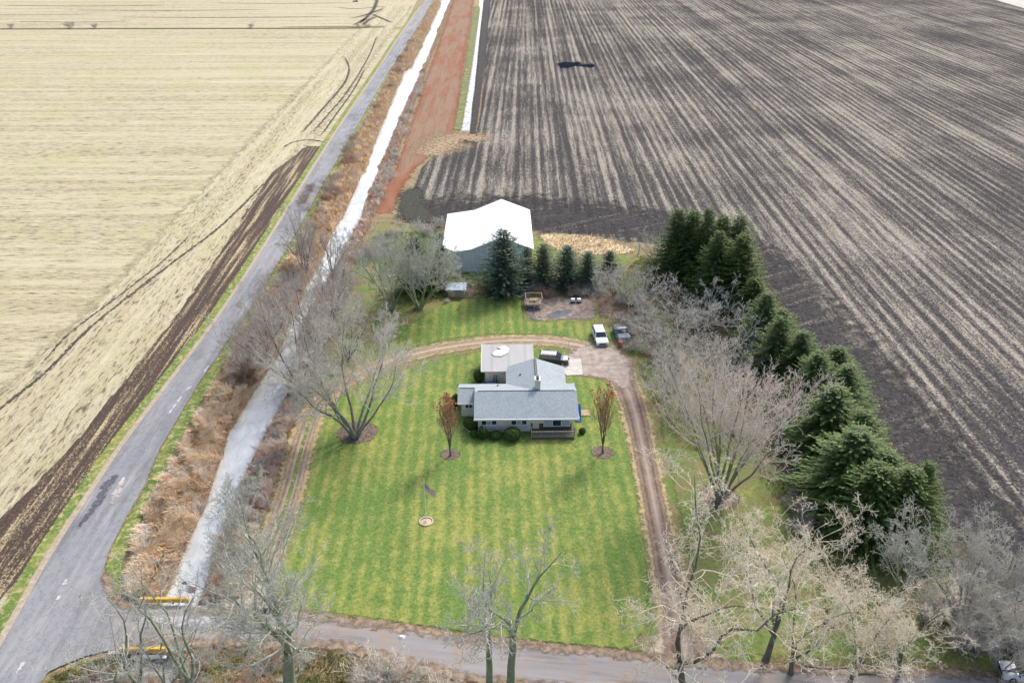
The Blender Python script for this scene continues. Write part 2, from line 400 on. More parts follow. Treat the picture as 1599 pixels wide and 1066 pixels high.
def ribbon(name, px, width, z, mat, world=False, smooth=True, kind='structure', jit=0.0, zf=None, soft=0.35, step=None):
    """width in metres: number or one per point"""
    pts = [p if world else XY(*p) for p in px]
    ws = width if isinstance(width, (list, tuple)) else [width] * len(pts)
    P3 = smooth_line(pts, step); A = np.array([p[:2] for p in pts])
    # widths follow nearest control segment by arc length
    ca = np.r_[0, np.cumsum(np.linalg.norm(np.diff(A, axis=0), axis=1))]; cl = np.r_[0, np.cumsum(np.linalg.norm(np.diff(P3, axis=0), axis=1))]
    W = np.interp(cl / cl[-1], ca / ca[-1], ws) / 2
    T = np.gradient(P3, axis=0); T /= np.linalg.norm(T, axis=1)[:, None] + 1e-9
    Nn = np.stack([-T[:, 1], T[:, 0]], 1); us = [-1, -(1 - soft), -0.33, 0, 0.33, 1 - soft, 1]
    es = [0, 1, 1, 1, 1, 1, 0] if soft < 0.5 else [0, .5, .8, 1, .8, .5, 0]
    if soft >= 0.5: us = [-1, -.6, -.3, 0, .3, .6, 1]
    k = len(us); V = []; E = []; U = []
    rg = np.random.RandomState(len(name) + int(abs(P3[0, 0]) * 10) % 97)
    for i, u in enumerate(us):
        q = P3 + Nn * (W * u)[:, None]
        if jit and abs(u) == 1: q = q + Nn * (rg.randn(len(q)) * jit)[:, None]
        V.append(np.c_[q, np.full(len(q), z)]); E.append(np.full(len(q), es[i])); U.append(np.full(len(q), u))
    n = len(P3); V = np.concatenate(V); i = np.arange(n - 1)
    F = np.concatenate([np.stack([a * n + i, a * n + i + 1, (a + 1) * n + i + 1, (a + 1) * n + i], 1) for a in range(k - 1)])
    EE = np.concatenate(E)
    if soft >= 0.5:
        ends = np.minimum(1, np.minimum(np.arange(n), np.arange(n)[::-1]) / max(2, n * 0.08)); EE = EE * np.tile(ends, k)
    me = np_mesh(name, V, F[:, ::-1], mat, attrs={'edge': EE, 'u': np.concatenate(U)})
    o = link(name, me); tag(o, kind=kind); return o

# ------------------------------------------------------------------ survey lines of the ditch
WZ = -1.25
DL_T = [(205, 940), (200, 900), (222, 800), (285, 700), (335, 600), (385, 510), (455, 400), (508, 300), (563, 200), (617, 100), (679, 0)]
DL_W = [(258, 930), (272, 897), (293, 846), (316, 799), (340, 728), (354, 682), (388, 625), (410, 590), (431, 560), (450, 510), (476, 455), (502, 410), (513, 379), (539, 340), (556, 300), (581, 240), (597, 200), (632, 113), (645, 105), (665, 60), (692.5, 0)]
DR_W = [(316, 930), (329, 897), (343, 846), (362, 799), (390, 728), (413, 682), (446, 622), (461, 590), (464, 560), (472, 510), (500, 455), (527, 410), (541, 379), (565, 340), (579, 300), (601, 240), (617, 200), (658, 113), (663, 105), (680, 60), (703, 0)]
DR_T = [(372, 940), (388, 900), (412, 800), (440, 700), (484, 600), (508, 510), (556, 400), (602, 300), (634, 200), (669, 100), (708, 0)]
E_LT = [(712, 205), (727, 130), (735, 80), (746, 0)]
E_LW = [(721, 207), (731, 130), (738, 80), (749, 0)]
E_RW = [(733, 207), (741, 130), (746, 80), (754.5, 0)]
E_RT = [(741, 207), (748, 130), (753, 80), (761, 0)]
def line_of(pts, z):
    a = sorted([XY(x, y, z)[::-1] for x, y in pts]); a = np.array(a)      # (Y, X) sorted by Y
    s0 = (a[min(3, len(a) - 1), 1] - a[0, 1]) / (a[min(3, len(a) - 1), 0] - a[0, 0]); 
    return np.concatenate([[[a[0, 0] - 200, a[0, 1] - s0 * 60]], a, [[a[-1, 0] + 3000, a[-1, 1] + (a[-1, 1] - a[-3, 1]) / (a[-1, 0] - a[-3, 0]) * 600]]])
LN = {k: line_of(v, z) for k, v, z in (('lt', DL_T, 0), ('lw', DL_W, WZ), ('rw', DR_W, WZ), ('rt', DR_T, 0), ('elt', E_LT, 0), ('elw', E_LW, -0.8), ('erw', E_RW, -0.8), ('ert', E_RT, 0))}
def xl(k, Y): return np.interp(Y, LN[k][:, 0], LN[k][:, 1])
Y2 = XY(725, 205)[1]
def build_ground():
    Ys = np.concatenate([np.arange(-120, 30, 6), np.arange(30, 140, 0.6), np.arange(140, 300, 1.5), np.arange(300, 800, 4), [850, 1000, 1400, 2200, 4000]])
    rg = np.random.RandomState(3); n = len(Ys)
    dep = np.clip((Ys - Y2) / 4.0, 0, 1)
    def wob(a): 
        r = np.convolve(rg.randn(n), np.ones(9) / 9, 'same') * 2.6 + np.convolve(rg.randn(n), np.ones(3) / 3, 'same') * .7; return r * a
    sc = np.clip(Ys / 200, 0.5, 3) * 0.45
    lt = xl('lt', Ys) + wob(0.4); lw = xl('lw', Ys) + wob(0.9) * sc; rw = xl('rw', Ys) + wob(0.9) * sc; rt = xl('rt', Ys) + wob(0.4)
    rw = np.maximum(rw, lw + 1.2)
    elt, elw, erw, ert = (xl(k, np.maximum(Ys, Y2 - 2)) + wob(0.1) for k in ('elt', 'elw', 'erw', 'ert'))
    one = np.ones(n)
    cols = [(-4000 * one, 0), (-700 * one, 0), (-150 * one, 0), (lt - 8, 0), (lt, 0), ((lt * .5 + lw * .5), -0.35), (lw, WZ - 0.05), ((lw + rw) / 2, WZ - 0.7), (rw, WZ - 0.05), ((rt * .5 + rw * .5), -0.4), (rt, 0), (rt + 5, 0), (elt - 3, 0), (elt, 0), (elw, -0.85), (erw, -0.85), (ert, 0), (ert + 10, 0), (60 * one, 0), (200 * one, 0), (900 * one, 0), (4000 * one, 0)]
    V = []
    for ci, (x, z) in enumerate(cols):
        zz = np.full(n, float(z))
        if 14 <= ci <= 15: zz = zz * dep
        if z == -0.35 or z == -0.4: zz = zz + rg.randn(n) * 0.12
        V.append(np.stack([x, Ys, zz], 1))
    k = len(cols); V = np.concatenate(V); i = np.arange(n - 1)
    F = np.concatenate([np.stack([a * n + i, (a + 1) * n + i, (a + 1) * n + i + 1, a * n + i + 1], 1) for a in range(k - 1)])
    o = link('ground', np_mesh('ground', V, F, m_ground())); tag(o, kind='structure')
    # water
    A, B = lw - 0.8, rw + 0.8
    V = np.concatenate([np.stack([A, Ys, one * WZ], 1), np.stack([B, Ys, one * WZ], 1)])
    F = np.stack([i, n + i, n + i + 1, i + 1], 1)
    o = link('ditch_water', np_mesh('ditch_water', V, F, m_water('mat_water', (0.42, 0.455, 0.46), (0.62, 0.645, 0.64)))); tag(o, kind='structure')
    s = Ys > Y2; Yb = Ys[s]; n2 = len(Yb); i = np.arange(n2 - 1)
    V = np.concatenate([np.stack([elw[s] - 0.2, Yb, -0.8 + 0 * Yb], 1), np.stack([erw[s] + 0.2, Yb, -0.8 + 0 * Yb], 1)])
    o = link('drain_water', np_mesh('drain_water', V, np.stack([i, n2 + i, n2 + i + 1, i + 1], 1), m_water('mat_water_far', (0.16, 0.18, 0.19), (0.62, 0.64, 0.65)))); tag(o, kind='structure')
build_ground()

# ------------------------------------------------------------------ fields
ROAD_L = [(657, -8), (664, 0), (622, 60), (590, 110), (529, 200), (466, 300), (404, 400), (338, 500), (263, 600), (188, 700), (148, 760), (105, 825), (67, 887), (30, 955), (0, 1007), (-40, 1075), (-75, 1140)]
ROAD_R = [(676, 0), (646, 60), (609, 110), (557, 200), (499, 300), (443, 400), (380, 500), (312, 600), (253, 700), (228, 760), (196, 815), (172, 865), (163, 900)]
MAT = {}
MAT['stx'] = m_stubble('mat_stubble', 'x'); MAT['sty'] = m_stubble('mat_stubble_headland', 'y', 2.0)
XR = XY(404, 400)[0]
yf = XY(300, 46)[1]
poly_sheet('stubble_field', [(-900, -60), (-900, yf), (XR - 1.5, yf), (XR - 1.5, -60)], 0.02, MAT['stx'], 1.0, world=True)
poly_sheet('far_stubble_field', [(-1500, yf + 5), (-1500, 3200), (xl('lt', 3200) - 12, 3200), (XY(655, 0)[0], XY(655, 0)[1]), (XR - 2.5, yf + 5)], 0.02,
           m_stubble('mat_far_stubble', 'x', 1.0, False), 2.0, world=True)
# strips that follow the road: stubble headland, tilled strip, green verge
def roadside(d0, d1, ys):
    mid = []; wd = []
    for y in ys:
        x = np.interp(y, [p[1] for p in ROAD_L[1:]], [p[0] for p in ROAD_L[1:]])
        X, Y = XY(x, y); mid.append((X - (d0 + d1) / 2, Y)); wd.append(d1 - d0)
    return mid, wd
YS = [1140, 1007, 955, 887, 825, 760, 700, 600, 500, 400, 300, 200, 110, 60, 10]
mid, wd = roadside(4, 26, YS); ribbon('field_headland', mid, wd, 0.05, MAT['sty'], world=True, soft=0.30)
TL = [(x - 10, y) for x, y in [(-130, 960), (-75, 890), (0, 815), (42, 775), (131, 682), (206, 588), (282, 494), (347, 400), (400, 320), (432, 270), (488, 228)]]
TR = [(x + 5, y) for x, y in [(-60, 1010), (20, 915), (80, 845), (150, 772), (214, 682), (280, 588), (348, 494), (390, 404), (446, 320), (475, 270), (505, 228)]]
poly_sheet('tilled_strip', TL + TR[::-1], 0.08, m_tilled(), 0.9)
mid, wd = roadside(-0.4, 2.2, YS); ribbon('green_verge', mid, wd, 0.10, m_verge(), world=True)
def rightside(d0, d1, ys):
    mid = []
    for y in ys:
        x = np.interp(y, [p[1] for p in ROAD_R], [p[0] for p in ROAD_R]); X, Y = XY(x, y); mid.append((X + (d0 + d1) / 2, Y))
    return mid, [d1 - d0] * len(ys)
YR = [899, 865, 815, 760, 700, 600, 500, 400, 300, 200, 110, 60, 4]
MAT['edgegrass'] = m_verge()
m2, w2 = rightside(-.2, 2.0, YR); ribbon('green_verge', [(m2[0][0] + .9, m2[0][1] - 3)] + m2, [1.6] + w2, 0.105, MAT['edgegrass'], world=True)
mid, wd = roadside(-0.5, 0.7, YS); ribbon('gravel_shoulder', mid, wd, 0.11, m_patch('mat_shoulder', (0.30, 0.25, 0.18), (0.45, 0.39, 0.29), 2.0, 0.7), world=True)
def tracks(name, px, w=0.7):
    return ribbon(name, px, w * .8, 0.115, MAT['mud'], soft=0.5, jit=.08)
MAT['mud'] = m_patch('mat_mud', (0.04, 0.034, 0.03), (0.11, 0.09, 0.07), 2.5, 2.4, sharp=1.4, bias=-.05)
tracks('tyre_track', [(-60, 690), (0, 639), (70, 583), (141, 512), (211, 456), (281, 402), (343, 355), (400, 300), (425, 272)], 1.1)
tracks('tyre_track', [(60, 575), (110, 520), (180, 467), (250, 412), (300, 365)], 0.7)
tracks('tyre_track', [(468, 212), (500, 175), (536, 133), (545, 110), (541, 95), (534, 88)], 1.5)
tracks('tyre_track', [(483, 213), (512, 180), (545, 140), (575, 90), (589, 56)], 1.1)
tracks('tyre_track', [(500, 214), (520, 186), (552, 141), (570, 108)], 1.1)
tracks('tyre_track', [(440, 232), (456, 223), (476, 219), (496, 220), (510, 224)], 1.4)
for a in ([(560, 38), (575, 25), (585, 12), (590, -6)], [(545, 30), (570, 24), (598, 14)], [(580, 22), (598, 30), (612, 36)], [(520, 12), (560, 14), (600, 10)], [(553, 40), (563, 34), (575, 28)], [(566, 40), (575, 32), (590, 26)]):
    tracks('tyre_track', a, 4.0)
for (x0, x1, y) in ((100, 420, 16), (0, 260, 9), (180, 520, 27), (330, 560, 5), (-100, 150, 23), (20, 210, 34)):
    tracks('wet_furrow', [(x0, y), ((x0 + x1) / 2, y + 1), (x1, y - 0.5)], 3.0)
ribbon('boundary_drain', [(-700, 50), (-200, 47), (0, 46), (300, 45), (480, 45), (602, 43)], [3.2] * 6, 0.06, m_patch('mat_drain', (0.02, 0.02, 0.018), (0.13, 0.11, 0.06), 0.8, 0.9), soft=.4)
ribbon('boundary_grass', [(440, 42.5), (520, 42), (600, 42)], [2, 6, 7], 0.07, MAT.setdefault('rough', m_patch('mat_rough_grass', (0.10, 0.12, 0.04), (0.26, 0.22, 0.12), 1.0, 1.0)), soft=.4)

# right-hand field (dark soil with straw)
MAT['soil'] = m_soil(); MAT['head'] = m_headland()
e = XY(741, 205)
poly_sheet('ploughed_field', [XY(620, 345), XY(655, 262), XY(690, 225), (e[0], e[1] - 1), (e[0] + 0.8, e[1] + 30), (xl('ert', 650) + 0.8, 650), (xl('ert', 3000) + 8, 3000), (2500, 3000), (2500, -60), (30, -60), XY(1750, 1060), XY(1600, 950), XY(1470, 800), XY(1350, 640), XY(1180, 430), XY(1040, 385), XY(840, 362)], 0.02, MAT['soil'], 1.5, world=True)
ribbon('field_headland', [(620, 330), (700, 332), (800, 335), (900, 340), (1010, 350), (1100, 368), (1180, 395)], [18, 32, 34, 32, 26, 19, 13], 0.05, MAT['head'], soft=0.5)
ribbon('field_headland', [(1130, 360), (1200, 420), (1270, 500), (1340, 590), (1400, 680), (1470, 770), (1550, 860), (1680, 960), (1850, 1060)], [12, 17, 18, 19, 19, 19, 20, 22, 22], 0.055, MAT['head'], soft=0.5)  # dark soil headland; the tree row's shadow is painted in with it
poly_sheet('shadow_soil_patch', [(622, 300), (660, 292), (670, 318), (690, 345), (640, 350), (618, 335)], 0.07, m_patch('mat_soil_shadow', (0.022, 0.022, 0.02), (0.07, 0.07, 0.05), 1.0, 2.2, sharp=1.0), 2.0, smooth=True)  # shadow on the soil, painted in as a dark sheet
bpy.data.objects['shadow_soil_patch'].name = 'soil_shadow_patch'
poly_sheet('wet_hollow', [(868, 100), (880, 97), (893, 98), (905, 96), (912, 101), (924, 99), (931, 103), (926, 107), (912, 105), (900, 104), (888, 107), (874, 107)], 0.12, m_patch('mat_wet_soil', (0.008, 0.011, 0.02), (0.02, 0.026, 0.04), 1.5, 1.4, rough=.95, spec=0.0, sharp=1.5, bias=.25), 1.5)
# reddish strip between the two ditches
RL = [(708, 0), (690, 50), (672, 100), (655, 150), (638, 200), (618, 255), (600, 290), (583, 335)]
RR = [(615, 335), (628, 300), (652, 262), (690, 232), (712, 207), (722, 130), (731, 70), (741, 0)]
poly_sheet('red_soil_strip', [XY(*p) for p in RL] + [XY(*p) for p in RR] + [(xl('elt', 2500), 2500), (xl('rt', 2500), 2500)], 0.04, m_redstrip(), 3.0, world=True)
ribbon('straw_patch', [(660, 245), (690, 228), (712, 216), (735, 215), (760, 222)], [12, 20, 22, 16, 6], 0.08, m_patch('mat_straw_red', (0.20, 0.125, 0.075), (0.44, 0.35, 0.22), .8, 2.2, sharp=1.0), soft=0.5)
ribbon('green_bank', [(714, 203), (727, 130), (735, 80), (745, 10)], [3, 3.5, 4, 5], 0.09, MAT.setdefault('verge', m_patch('mat_green_bank', (0.06, 0.10, 0.03), (0.26, 0.25, 0.10), 0.4, 1.8, sharp=1.3)), soft=.4)
ribbon('black_bank', [(738, 210), (744.5, 160), (749, 120), (754, 70), (761, 0)], [2, 2.6, 3, 4, 5], 0.085, m_patch('mat_bank_shade', (0.014, 0.015, 0.022), (0.06, 0.055, 0.05), .6, 1.6, sharp=1.2, bias=.1), soft=.4)  # shade on the drain's right bank, painted as a near-black strip
poly_sheet('pale_lane', [(1550, 0), (1599, 14), (1800, 65), (1800, 40), (1620, -5), (1570, -12)], 0.08, m_patch('mat_pale', (0.36, 0.34, 0.31), (0.52, 0.50, 0.46), .3, 0.9), 2.0)

# ------------------------------------------------------------------ property ground
LNB = [(372, 945), (392, 900), (414, 800), (444, 700), (487, 600), (512, 510), (558, 400), (572, 370), (588, 345)]
poly_sheet('yard', LNB + [(640, 350), (700, 356), (840, 366), (930, 372), (1000, 392), (1060, 395), (1160, 425), (1225, 480), (1300, 590), (1370, 700), (1440, 780), (1480, 850), (1540, 905), (1640, 970), (1800, 1050), (1800, 1075), (1460, 1050), (1300, 1047), (1100, 1035), (950, 1019), (800, 1004), (640, 982), (463, 961)], 0.04, m_yard(), 1.2)
MAT['lawn'] = m_lawn()
poly_sheet('front_lawn', [(432, 950), (420, 905), (438, 850), (460, 790), (478, 720), (494, 660), (512, 628), (560, 600), (620, 578), (690, 558), (760, 545), (830, 541), (880, 546), (912, 560), (905, 585), (945, 592), (965, 618), (982, 680), (998, 760), (1012, 840), (1020, 920), (1015, 985), (985, 1018), (940, 1016), (800, 1001), (640, 979), (533, 964)], 0.07, MAT['lawn'], 1.0)
poly_sheet('north_lawn', [(560, 560), (600, 540), (640, 505), (680, 478), (700, 470), (760, 462), (818, 462), (822, 500), (880, 503), (935, 498), (925, 520), (925, 535), (860, 524), (770, 523), (690, 533), (620, 552), (570, 574)], 0.07, MAT['lawn'], 1.0)
poly_sheet('barn_lawn', [(570, 455), (585, 390), (610, 362), (690, 364), (695, 420), (760, 430), (810, 440), (800, 458), (700, 462), (640, 490), (600, 500)], 0.07, m_verge(), 1.6)
poly_sheet('east_lawn', [(1020, 600), (1045, 640), (1100, 640), (1180, 690), (1200, 740), (1240, 780), (1320, 860), (1440, 960), (1500, 1020), (1490, 1042), (1300, 1040), (1160, 1032), (1110, 1010), (1090, 960), (1075, 900), (1055, 820), (1040, 740), (1025, 670)], 0.07, m_east(), 1.5)
poly_sheet('dry_grass_patch', [(840, 366), (870, 364), (930, 368), (985, 384), (990, 396), (950, 400), (900, 398), (868, 392), (850, 382)], 0.075, m_patch('mat_dry_grass', (0.42, 0.31, 0.17), (0.66, 0.55, 0.36), 1.2, 0.9), 1.8, smooth=True)
poly_sheet('leaf_litter', [(700, 452), (740, 440), (800, 446), (880, 455), (960, 455), (1010, 470), (1040, 520), (1050, 580), (1010, 570), (990, 520), (955, 500), (930, 498), (930, 475), (900, 466), (820, 462), (760, 462), (700, 466)], 0.08, m_patch('mat_litter', (0.07, 0.045, 0.035), (0.24, 0.18, 0.12), 1.6, 1.3), 1.5)
poly_sheet('leaf_litter', [(1000, 400), (1100, 425), (1190, 470), (1240, 560), (1290, 640), (1350, 730), (1440, 810), (1450, 870), (1350, 860), (1250, 790), (1180, 700), (1110, 600), (1050, 520), (1000, 460)], 0.06, m_patch('mat_litter_dark', (0.05, 0.035, 0.03), (0.17, 0.13, 0.08), 1.2, 1.3), 2.0)
poly_sheet('dirt_basin', [(820, 466), (850, 463), (900, 466), (925, 468), (932, 485), (928, 497), (880, 501), (840, 502), (823, 496)], 0.09, m_patch('mat_basin', (0.13, 0.095, 0.08), (0.36, 0.30, 0.25), 1.0, 1.8, sharp=1.4, bias=.1), 1.0, smooth=True)
MAT['liner'] = m_patch('mat_pond_liner', (0.03, 0.04, 0.05), (0.11, 0.14, 0.17), 1.5, 0.8, rough=.35, spec=.5)
poly_sheet('black_liner', [(853, 494), (862, 487), (880, 484), (896, 485), (888, 492), (872, 497), (856, 499)], 0.11, MAT['liner'], 0.5, smooth=True)
poly_sheet('black_liner', [(822, 480), (832, 479), (846, 483), (838, 489), (824, 489)], 0.11, MAT['liner'], 0.5, smooth=True)
poly_sheet('black_liner', [(826, 492), (836, 493), (841, 499), (830, 499)], 0.112, MAT['liner'], 0.4, smooth=True)
# drives
MAT['drive'] = m_gravel('mat_drive_gravel', (0.29, 0.215, 0.145), (0.40, 0.31, 0.21), (0.54, 0.46, 0.36))
MAT['drive2'] = m_gravel('mat_drive_dirt', (0.17, 0.115, 0.085), (0.26, 0.19, 0.145), (0.44, 0.39, 0.34), 0.7)
MAT['straw_edge'] = m_patch('mat_dead_edge', (0.26, 0.21, 0.10), (0.44, 0.36, 0.20), 1.2, 1.7, sharp=1.2, bias=-.05)
LD = [(392, 962), (400, 925), (415, 875), (437, 815), (455, 760), (470, 700), (488, 648), (517, 610), (562, 582), (620, 561), (680, 546), (740, 537), (800, 532), (860, 533), (905, 540), (940, 552)]
RD = [(935, 548), (958, 570), (978, 605), (993, 650), (1004, 700), (1014, 750), (1024, 800), (1034, 850), (1046, 910), (1060, 970), (1075, 1040)]
ribbon('dead_grass_edge', LD, [5] * 2 + [4.6] * 14, 0.09, MAT['straw_edge'], soft=.3)
ribbon('dead_grass_edge', RD, [5, 6, 5.6, 5, 4.6, 4.4, 4.4, 4.4, 4.6, 5.5, 7], 0.092, MAT['straw_edge'], soft=.3)
ribbon('gravel_drive', LD, [7, 5] + [2.9] * 12 + [3.5, 4], 0.11, MAT['drive'])
ribbon('drive_centre_grass', [(403, 915), (417, 870), (438, 815), (456, 760), (471, 700), (489, 648), (518, 609), (562, 581)], .75, 0.125, MAT['edgegrass'], soft=.5)
ribbon('gravel_drive', RD, [5, 5, 4, 3.4, 3.1, 2.9, 2.9, 2.9, 3.2, 3.6, 5.5], 0.115, MAT['drive2'])
poly_sheet('drive_mouth', [(335, 955), (350, 925), (372, 890), (405, 850), (428, 850), (418, 900), (428, 945), (440, 962)], 0.112, m_patch('mat_mouth', (0.31, 0.26, 0.19), (0.48, 0.43, 0.36), 1.0, 1.6, sharp=1.2), 0.8)
poly_sheet('drive_mouth', [(1020, 990), (1040, 950), (1075, 950), (1100, 1000), (1150, 1036), (1000, 1026)], 0.112, m_patch('mat_mouth_east', (0.31, 0.24, 0.18), (0.48, 0.42, 0.33), 1.0, 1.6, sharp=1.2), 0.8)
poly_sheet('parking_area', [(880, 556), (898, 543), (930, 536), (960, 542), (985, 560), (992, 590), (985, 612), (962, 604), (940, 592), (912, 589), (900, 592)], 0.12, m_patch('mat_parking', (0.25, 0.20, 0.165), (0.44, 0.385, 0.33), .8, 1.6, sharp=1.2, bias=.1), 1.0)
MAT['concrete'] = plain('mat_concrete', (0.52, 0.49, 0.45), 0.85, var=0.1, scale=1.5)
a, b, c, d = XY(884, 587), XY(910, 586), XY(907, 561), XY(870, 561)
mb = MB(); mb.prism([a, b, c, d], 'z', 0.0, 0.16); o = mb.build('concrete_pad', MAT['concrete']); tag(o, kind='structure')
# roads
MAT['asphalt'] = m_asphalt(); MAT['lane'] = m_lane()
ROAD_ALL = ROAD_L[1:] + [(40, 1140), (62, 1075), (80, 1050), (133, 1028), (175, 1018), (205, 1010), (205, 950), (187, 946), (170, 928)] + ROAD_R[::-1]
poly_sheet('main_road', [XY(*p) for p in ROAD_ALL] + [(xl('lt', 2000) - 2, 2000), (xl('lt', 2000) - 9, 2000)], 0.14, MAT['asphalt'], 0.45, world=True)
SU = [(170, 950), (200, 950), (233, 954), (330, 953), (400, 957), (463, 961), (541, 969), (640, 982), (800, 1004), (950, 1019), (1100, 1035), (1300, 1047), (1460, 1050), (1620, 1063), (1850, 1080)]
SL = [(170, 1020), (200, 1013), (266, 1009), (350, 1008), (467, 1010), (533, 1015), (616, 1037), (683, 1053), (740, 1067), (900, 1085), (1100, 1100), (1400, 1112), (1850, 1130)]
poly_sheet('side_road', SU + SL[::-1], 0.16, MAT['lane'], 0.45)
MAT['litter_edge'] = m_patch('mat_road_edge_litter', (0.13, 0.095, 0.07), (0.36, 0.28, 0.20), 1.6, 2.0, sharp=1.2)
ribbon('road_edge_litter', [(233, 955), (330, 955), (400, 958), (463, 962), (541, 971), (640, 984), (800, 1006), (950, 1021), (1100, 1037), (1300, 1048), (1460, 1051), (1620, 1064)], 1.7, 0.185, MAT['litter_edge'], soft=.5)
ribbon('road_edge_litter', [(175, 1012), (266, 1006), (350, 1005), (467, 1006), (533, 1010), (616, 1032), (683, 1048), (740, 1062), (900, 1080), (1100, 1095)], 1.9, 0.185, MAT['litter_edge'], soft=.5)
ribbon('road_edge_litter', [(166, 890), (171, 920), (190, 943), (225, 953)], 1.4, 0.185, MAT['litter_edge'], soft=.5)
# worn paint and pale patches on the roads
MAT['paint'] = m_patch('mat_worn_paint', (0.36, 0.36, 0.37), (0.56, 0.56, 0.55), 3, 2.2, sharp=2)
for a in ([(20, 1062), (38, 1034), (43, 1028)], [(45, 1004), (50, 994)], [(56, 982), (60, 975)], [(88, 942), (97, 925)], [(100, 915), (107, 900)], [(142, 842), (150, 832)], [(175, 778), (190, 752), (198, 744)], [(290, 612), (300, 602)], [(318, 583), (328, 570)], [(262, 650), (285, 618)]):
    ribbon('worn_road_marking', a, 0.55, 0.175, MAT['paint'], soft=0.5, step=0.3)
ribbon('pale_road_patch', [(172, 792), (182, 770), (196, 748)], [1.2, 1.4, .9], 0.172, m_patch('mat_tan_patch', (.34, .32, .30), (.46, .43, .41), 2, 2.2, sharp=1.1), soft=0.5)
ribbon('tar_patch', [(122, 826), (150, 790), (172, 752), (186, 742)], [0.6, 1.2, 1.6, .5], 0.170, m_patch('mat_tar', (.08, .08, .095), (.14, .14, .16), 2, 2.2, sharp=1.1), soft=0.5)
ribbon('pale_road_patch', [(205, 968), (260, 968), (330, 972), (345, 985)], [1.5, 2.6, 2.8, 1.5], 0.18, m_patch('mat_pale_patch', (.30, .30, .31), (.44, .43, .43), 1.6, 1.8, sharp=1.5), soft=0.5)
rg = random.Random(5)
for y in list(range(66, 140, 8)) + [150, 160, 172, 180, 188, 196, 204, 212]:
    x = np.interp(y, [p[1] for p in ROAD_R], [p[0] for p in ROAD_R]) - 5 - rg.random() * 5
    ribbon('wet_road_patch', [(x + 4, y - 3), (x, y), (x - 6, y + 3.5)], [1.2, 1.9, 1.1], 0.172, MAT['liner'], soft=0.5, step=1)  # dark, slightly glossy patches along the right road edge
for y in (60, 63, 75, 95, 112, 215, 30, 34):
    x = np.interp(y, [p[1] for p in ROAD_R], [p[0] for p in ROAD_R]) - 5
    ribbon('pale_road_patch', [(x + 5, y - 2), (x - 8, y + 1)], [1.6, 1.0], 0.176, MAT['paint'], soft=0.5, step=1)

# ------------------------------------------------------------------ object materials
def m_siding(name, c):
    m = NB(name, 0.6, 0.3); wv = m.n('ShaderNodeTexWave'); wv.bands_direction = 'Z'; wv.wave_profile = 'SAW'
    m.L(m._pos, wv.inputs['Vector']); wv.inputs['Scale'].default_value = 1.6
    f = m.noise(m._pos, 1.5, 5); m.color(m.mix(m.rng(f, .3, .7), tuple(x * .8 for x in c), c)); m.bump(wv.outputs['Fac'], 0.5, 0.03); return m.m
def m_brick(name, c1, c2, mortar):
    m = NB(name, 0.85, 0.2); bt = m.n('ShaderNodeTexBrick'); bt.inputs['Scale'].default_value = 1.0
    bt.inputs['Brick Width'].default_value = 0.5; bt.inputs['Row Height'].default_value = 0.18; bt.inputs['Mortar Size'].default_value = 0.02
    cx = m.n('ShaderNodeCombineXYZ'); sx = m.n('ShaderNodeSeparateXYZ'); m.L(m._pos, sx.inputs[0])
    m.L(m.math('ADD', sx.outputs[0], sx.outputs[1]), cx.inputs[0]); m.L(sx.outputs[2], cx.inputs[1]); m.L(cx.outputs[0], bt.inputs['Vector'])
    for k, v in (('Color1', c1), ('Color2', c2), ('Mortar', mortar)): m.set(bt.inputs[k], v)
    m.color(m.mix(m.math('MULTIPLY', m.rng(m.noise(m._pos, 1.1, 5, .7), .5, .7), .5), bt.outputs['Color'], (.22, .2, .17))); return m.m
def m_shingle(name, c1, c2):
    m = NB(name, 0.8, 0.35); sx = m.n('ShaderNodeSeparateXYZ'); m.L(m._pos, sx.inputs[0])
    f = m.noise(m.pos((1, 2.2, 2.2)), 3.6, 5, 0.8); g = m.noise(m._pos, 0.5, 5, .6); v = m.noise(m.pos((1.0, 3, 3)), 2.0, 4, .9)
    c = m.mix(m.rng(f, .32, .68), c1, c2); c = m.mix(m.math('MULTIPLY', m.rng(v, .45, .75), .45), c, tuple(x * .6 for x in c1)); c = m.mix(m.math('MULTIPLY', m.rng(g, .5, .75), .3), c, tuple(x * .7 for x in c1))
    m.color(c); m.bump(f, 0.5, 0.03); return m.m
def m_metal_sheet(name, c, axis='X', pitch=0.9, rough=0.45):
    m = NB(name, rough, 0.5); wv = m.n('ShaderNodeTexWave'); wv.bands_direction = axis; wv.inputs['Scale'].default_value = 0.32 / pitch
    m.L(m._pos, wv.inputs['Vector']); f = m.rng(wv.outputs['Fac'], 0.86, 1.0); g = m.noise(m.pos((1, .3, .4)), 0.6, 5, .6)
    col_ = m.mix(m.rng(g, .3, .7), tuple(x * .86 for x in c), c); m.color(m.mix(m.math('MULTIPLY', f, .35), col_, tuple(x * .6 for x in c))); m.bump(f, 0.4, 0.04); return m.m
MAT['cream'] = m_siding('mat_cream_siding', (0.86, 0.80, 0.66)); MAT['white'] = plain('mat_white_paint', (0.80, 0.80, 0.78), 0.5, var=0.04)
MAT['stone'] = m_brick('mat_pale_stone', (0.86, 0.82, 0.73), (0.72, 0.67, 0.57), (0.5, 0.46, 0.4))
MAT['shingle'] = m_shingle('mat_shingle', (0.19, 0.235, 0.26), (0.41, 0.465, 0.49))
MAT['flatroof'] = m_metal_sheet('mat_flat_roof', (0.36, 0.365, 0.36), 'X', 2.6, 0.6)
MAT['barnroof'] = m_metal_sheet('mat_barn_roof', (0.86, 0.87, 0.88), 'Y', 0.9, 0.35)
MAT['barnwall'] = m_metal_sheet('mat_barn_wall', (0.80, 0.85, 0.87), 'X', 0.9)
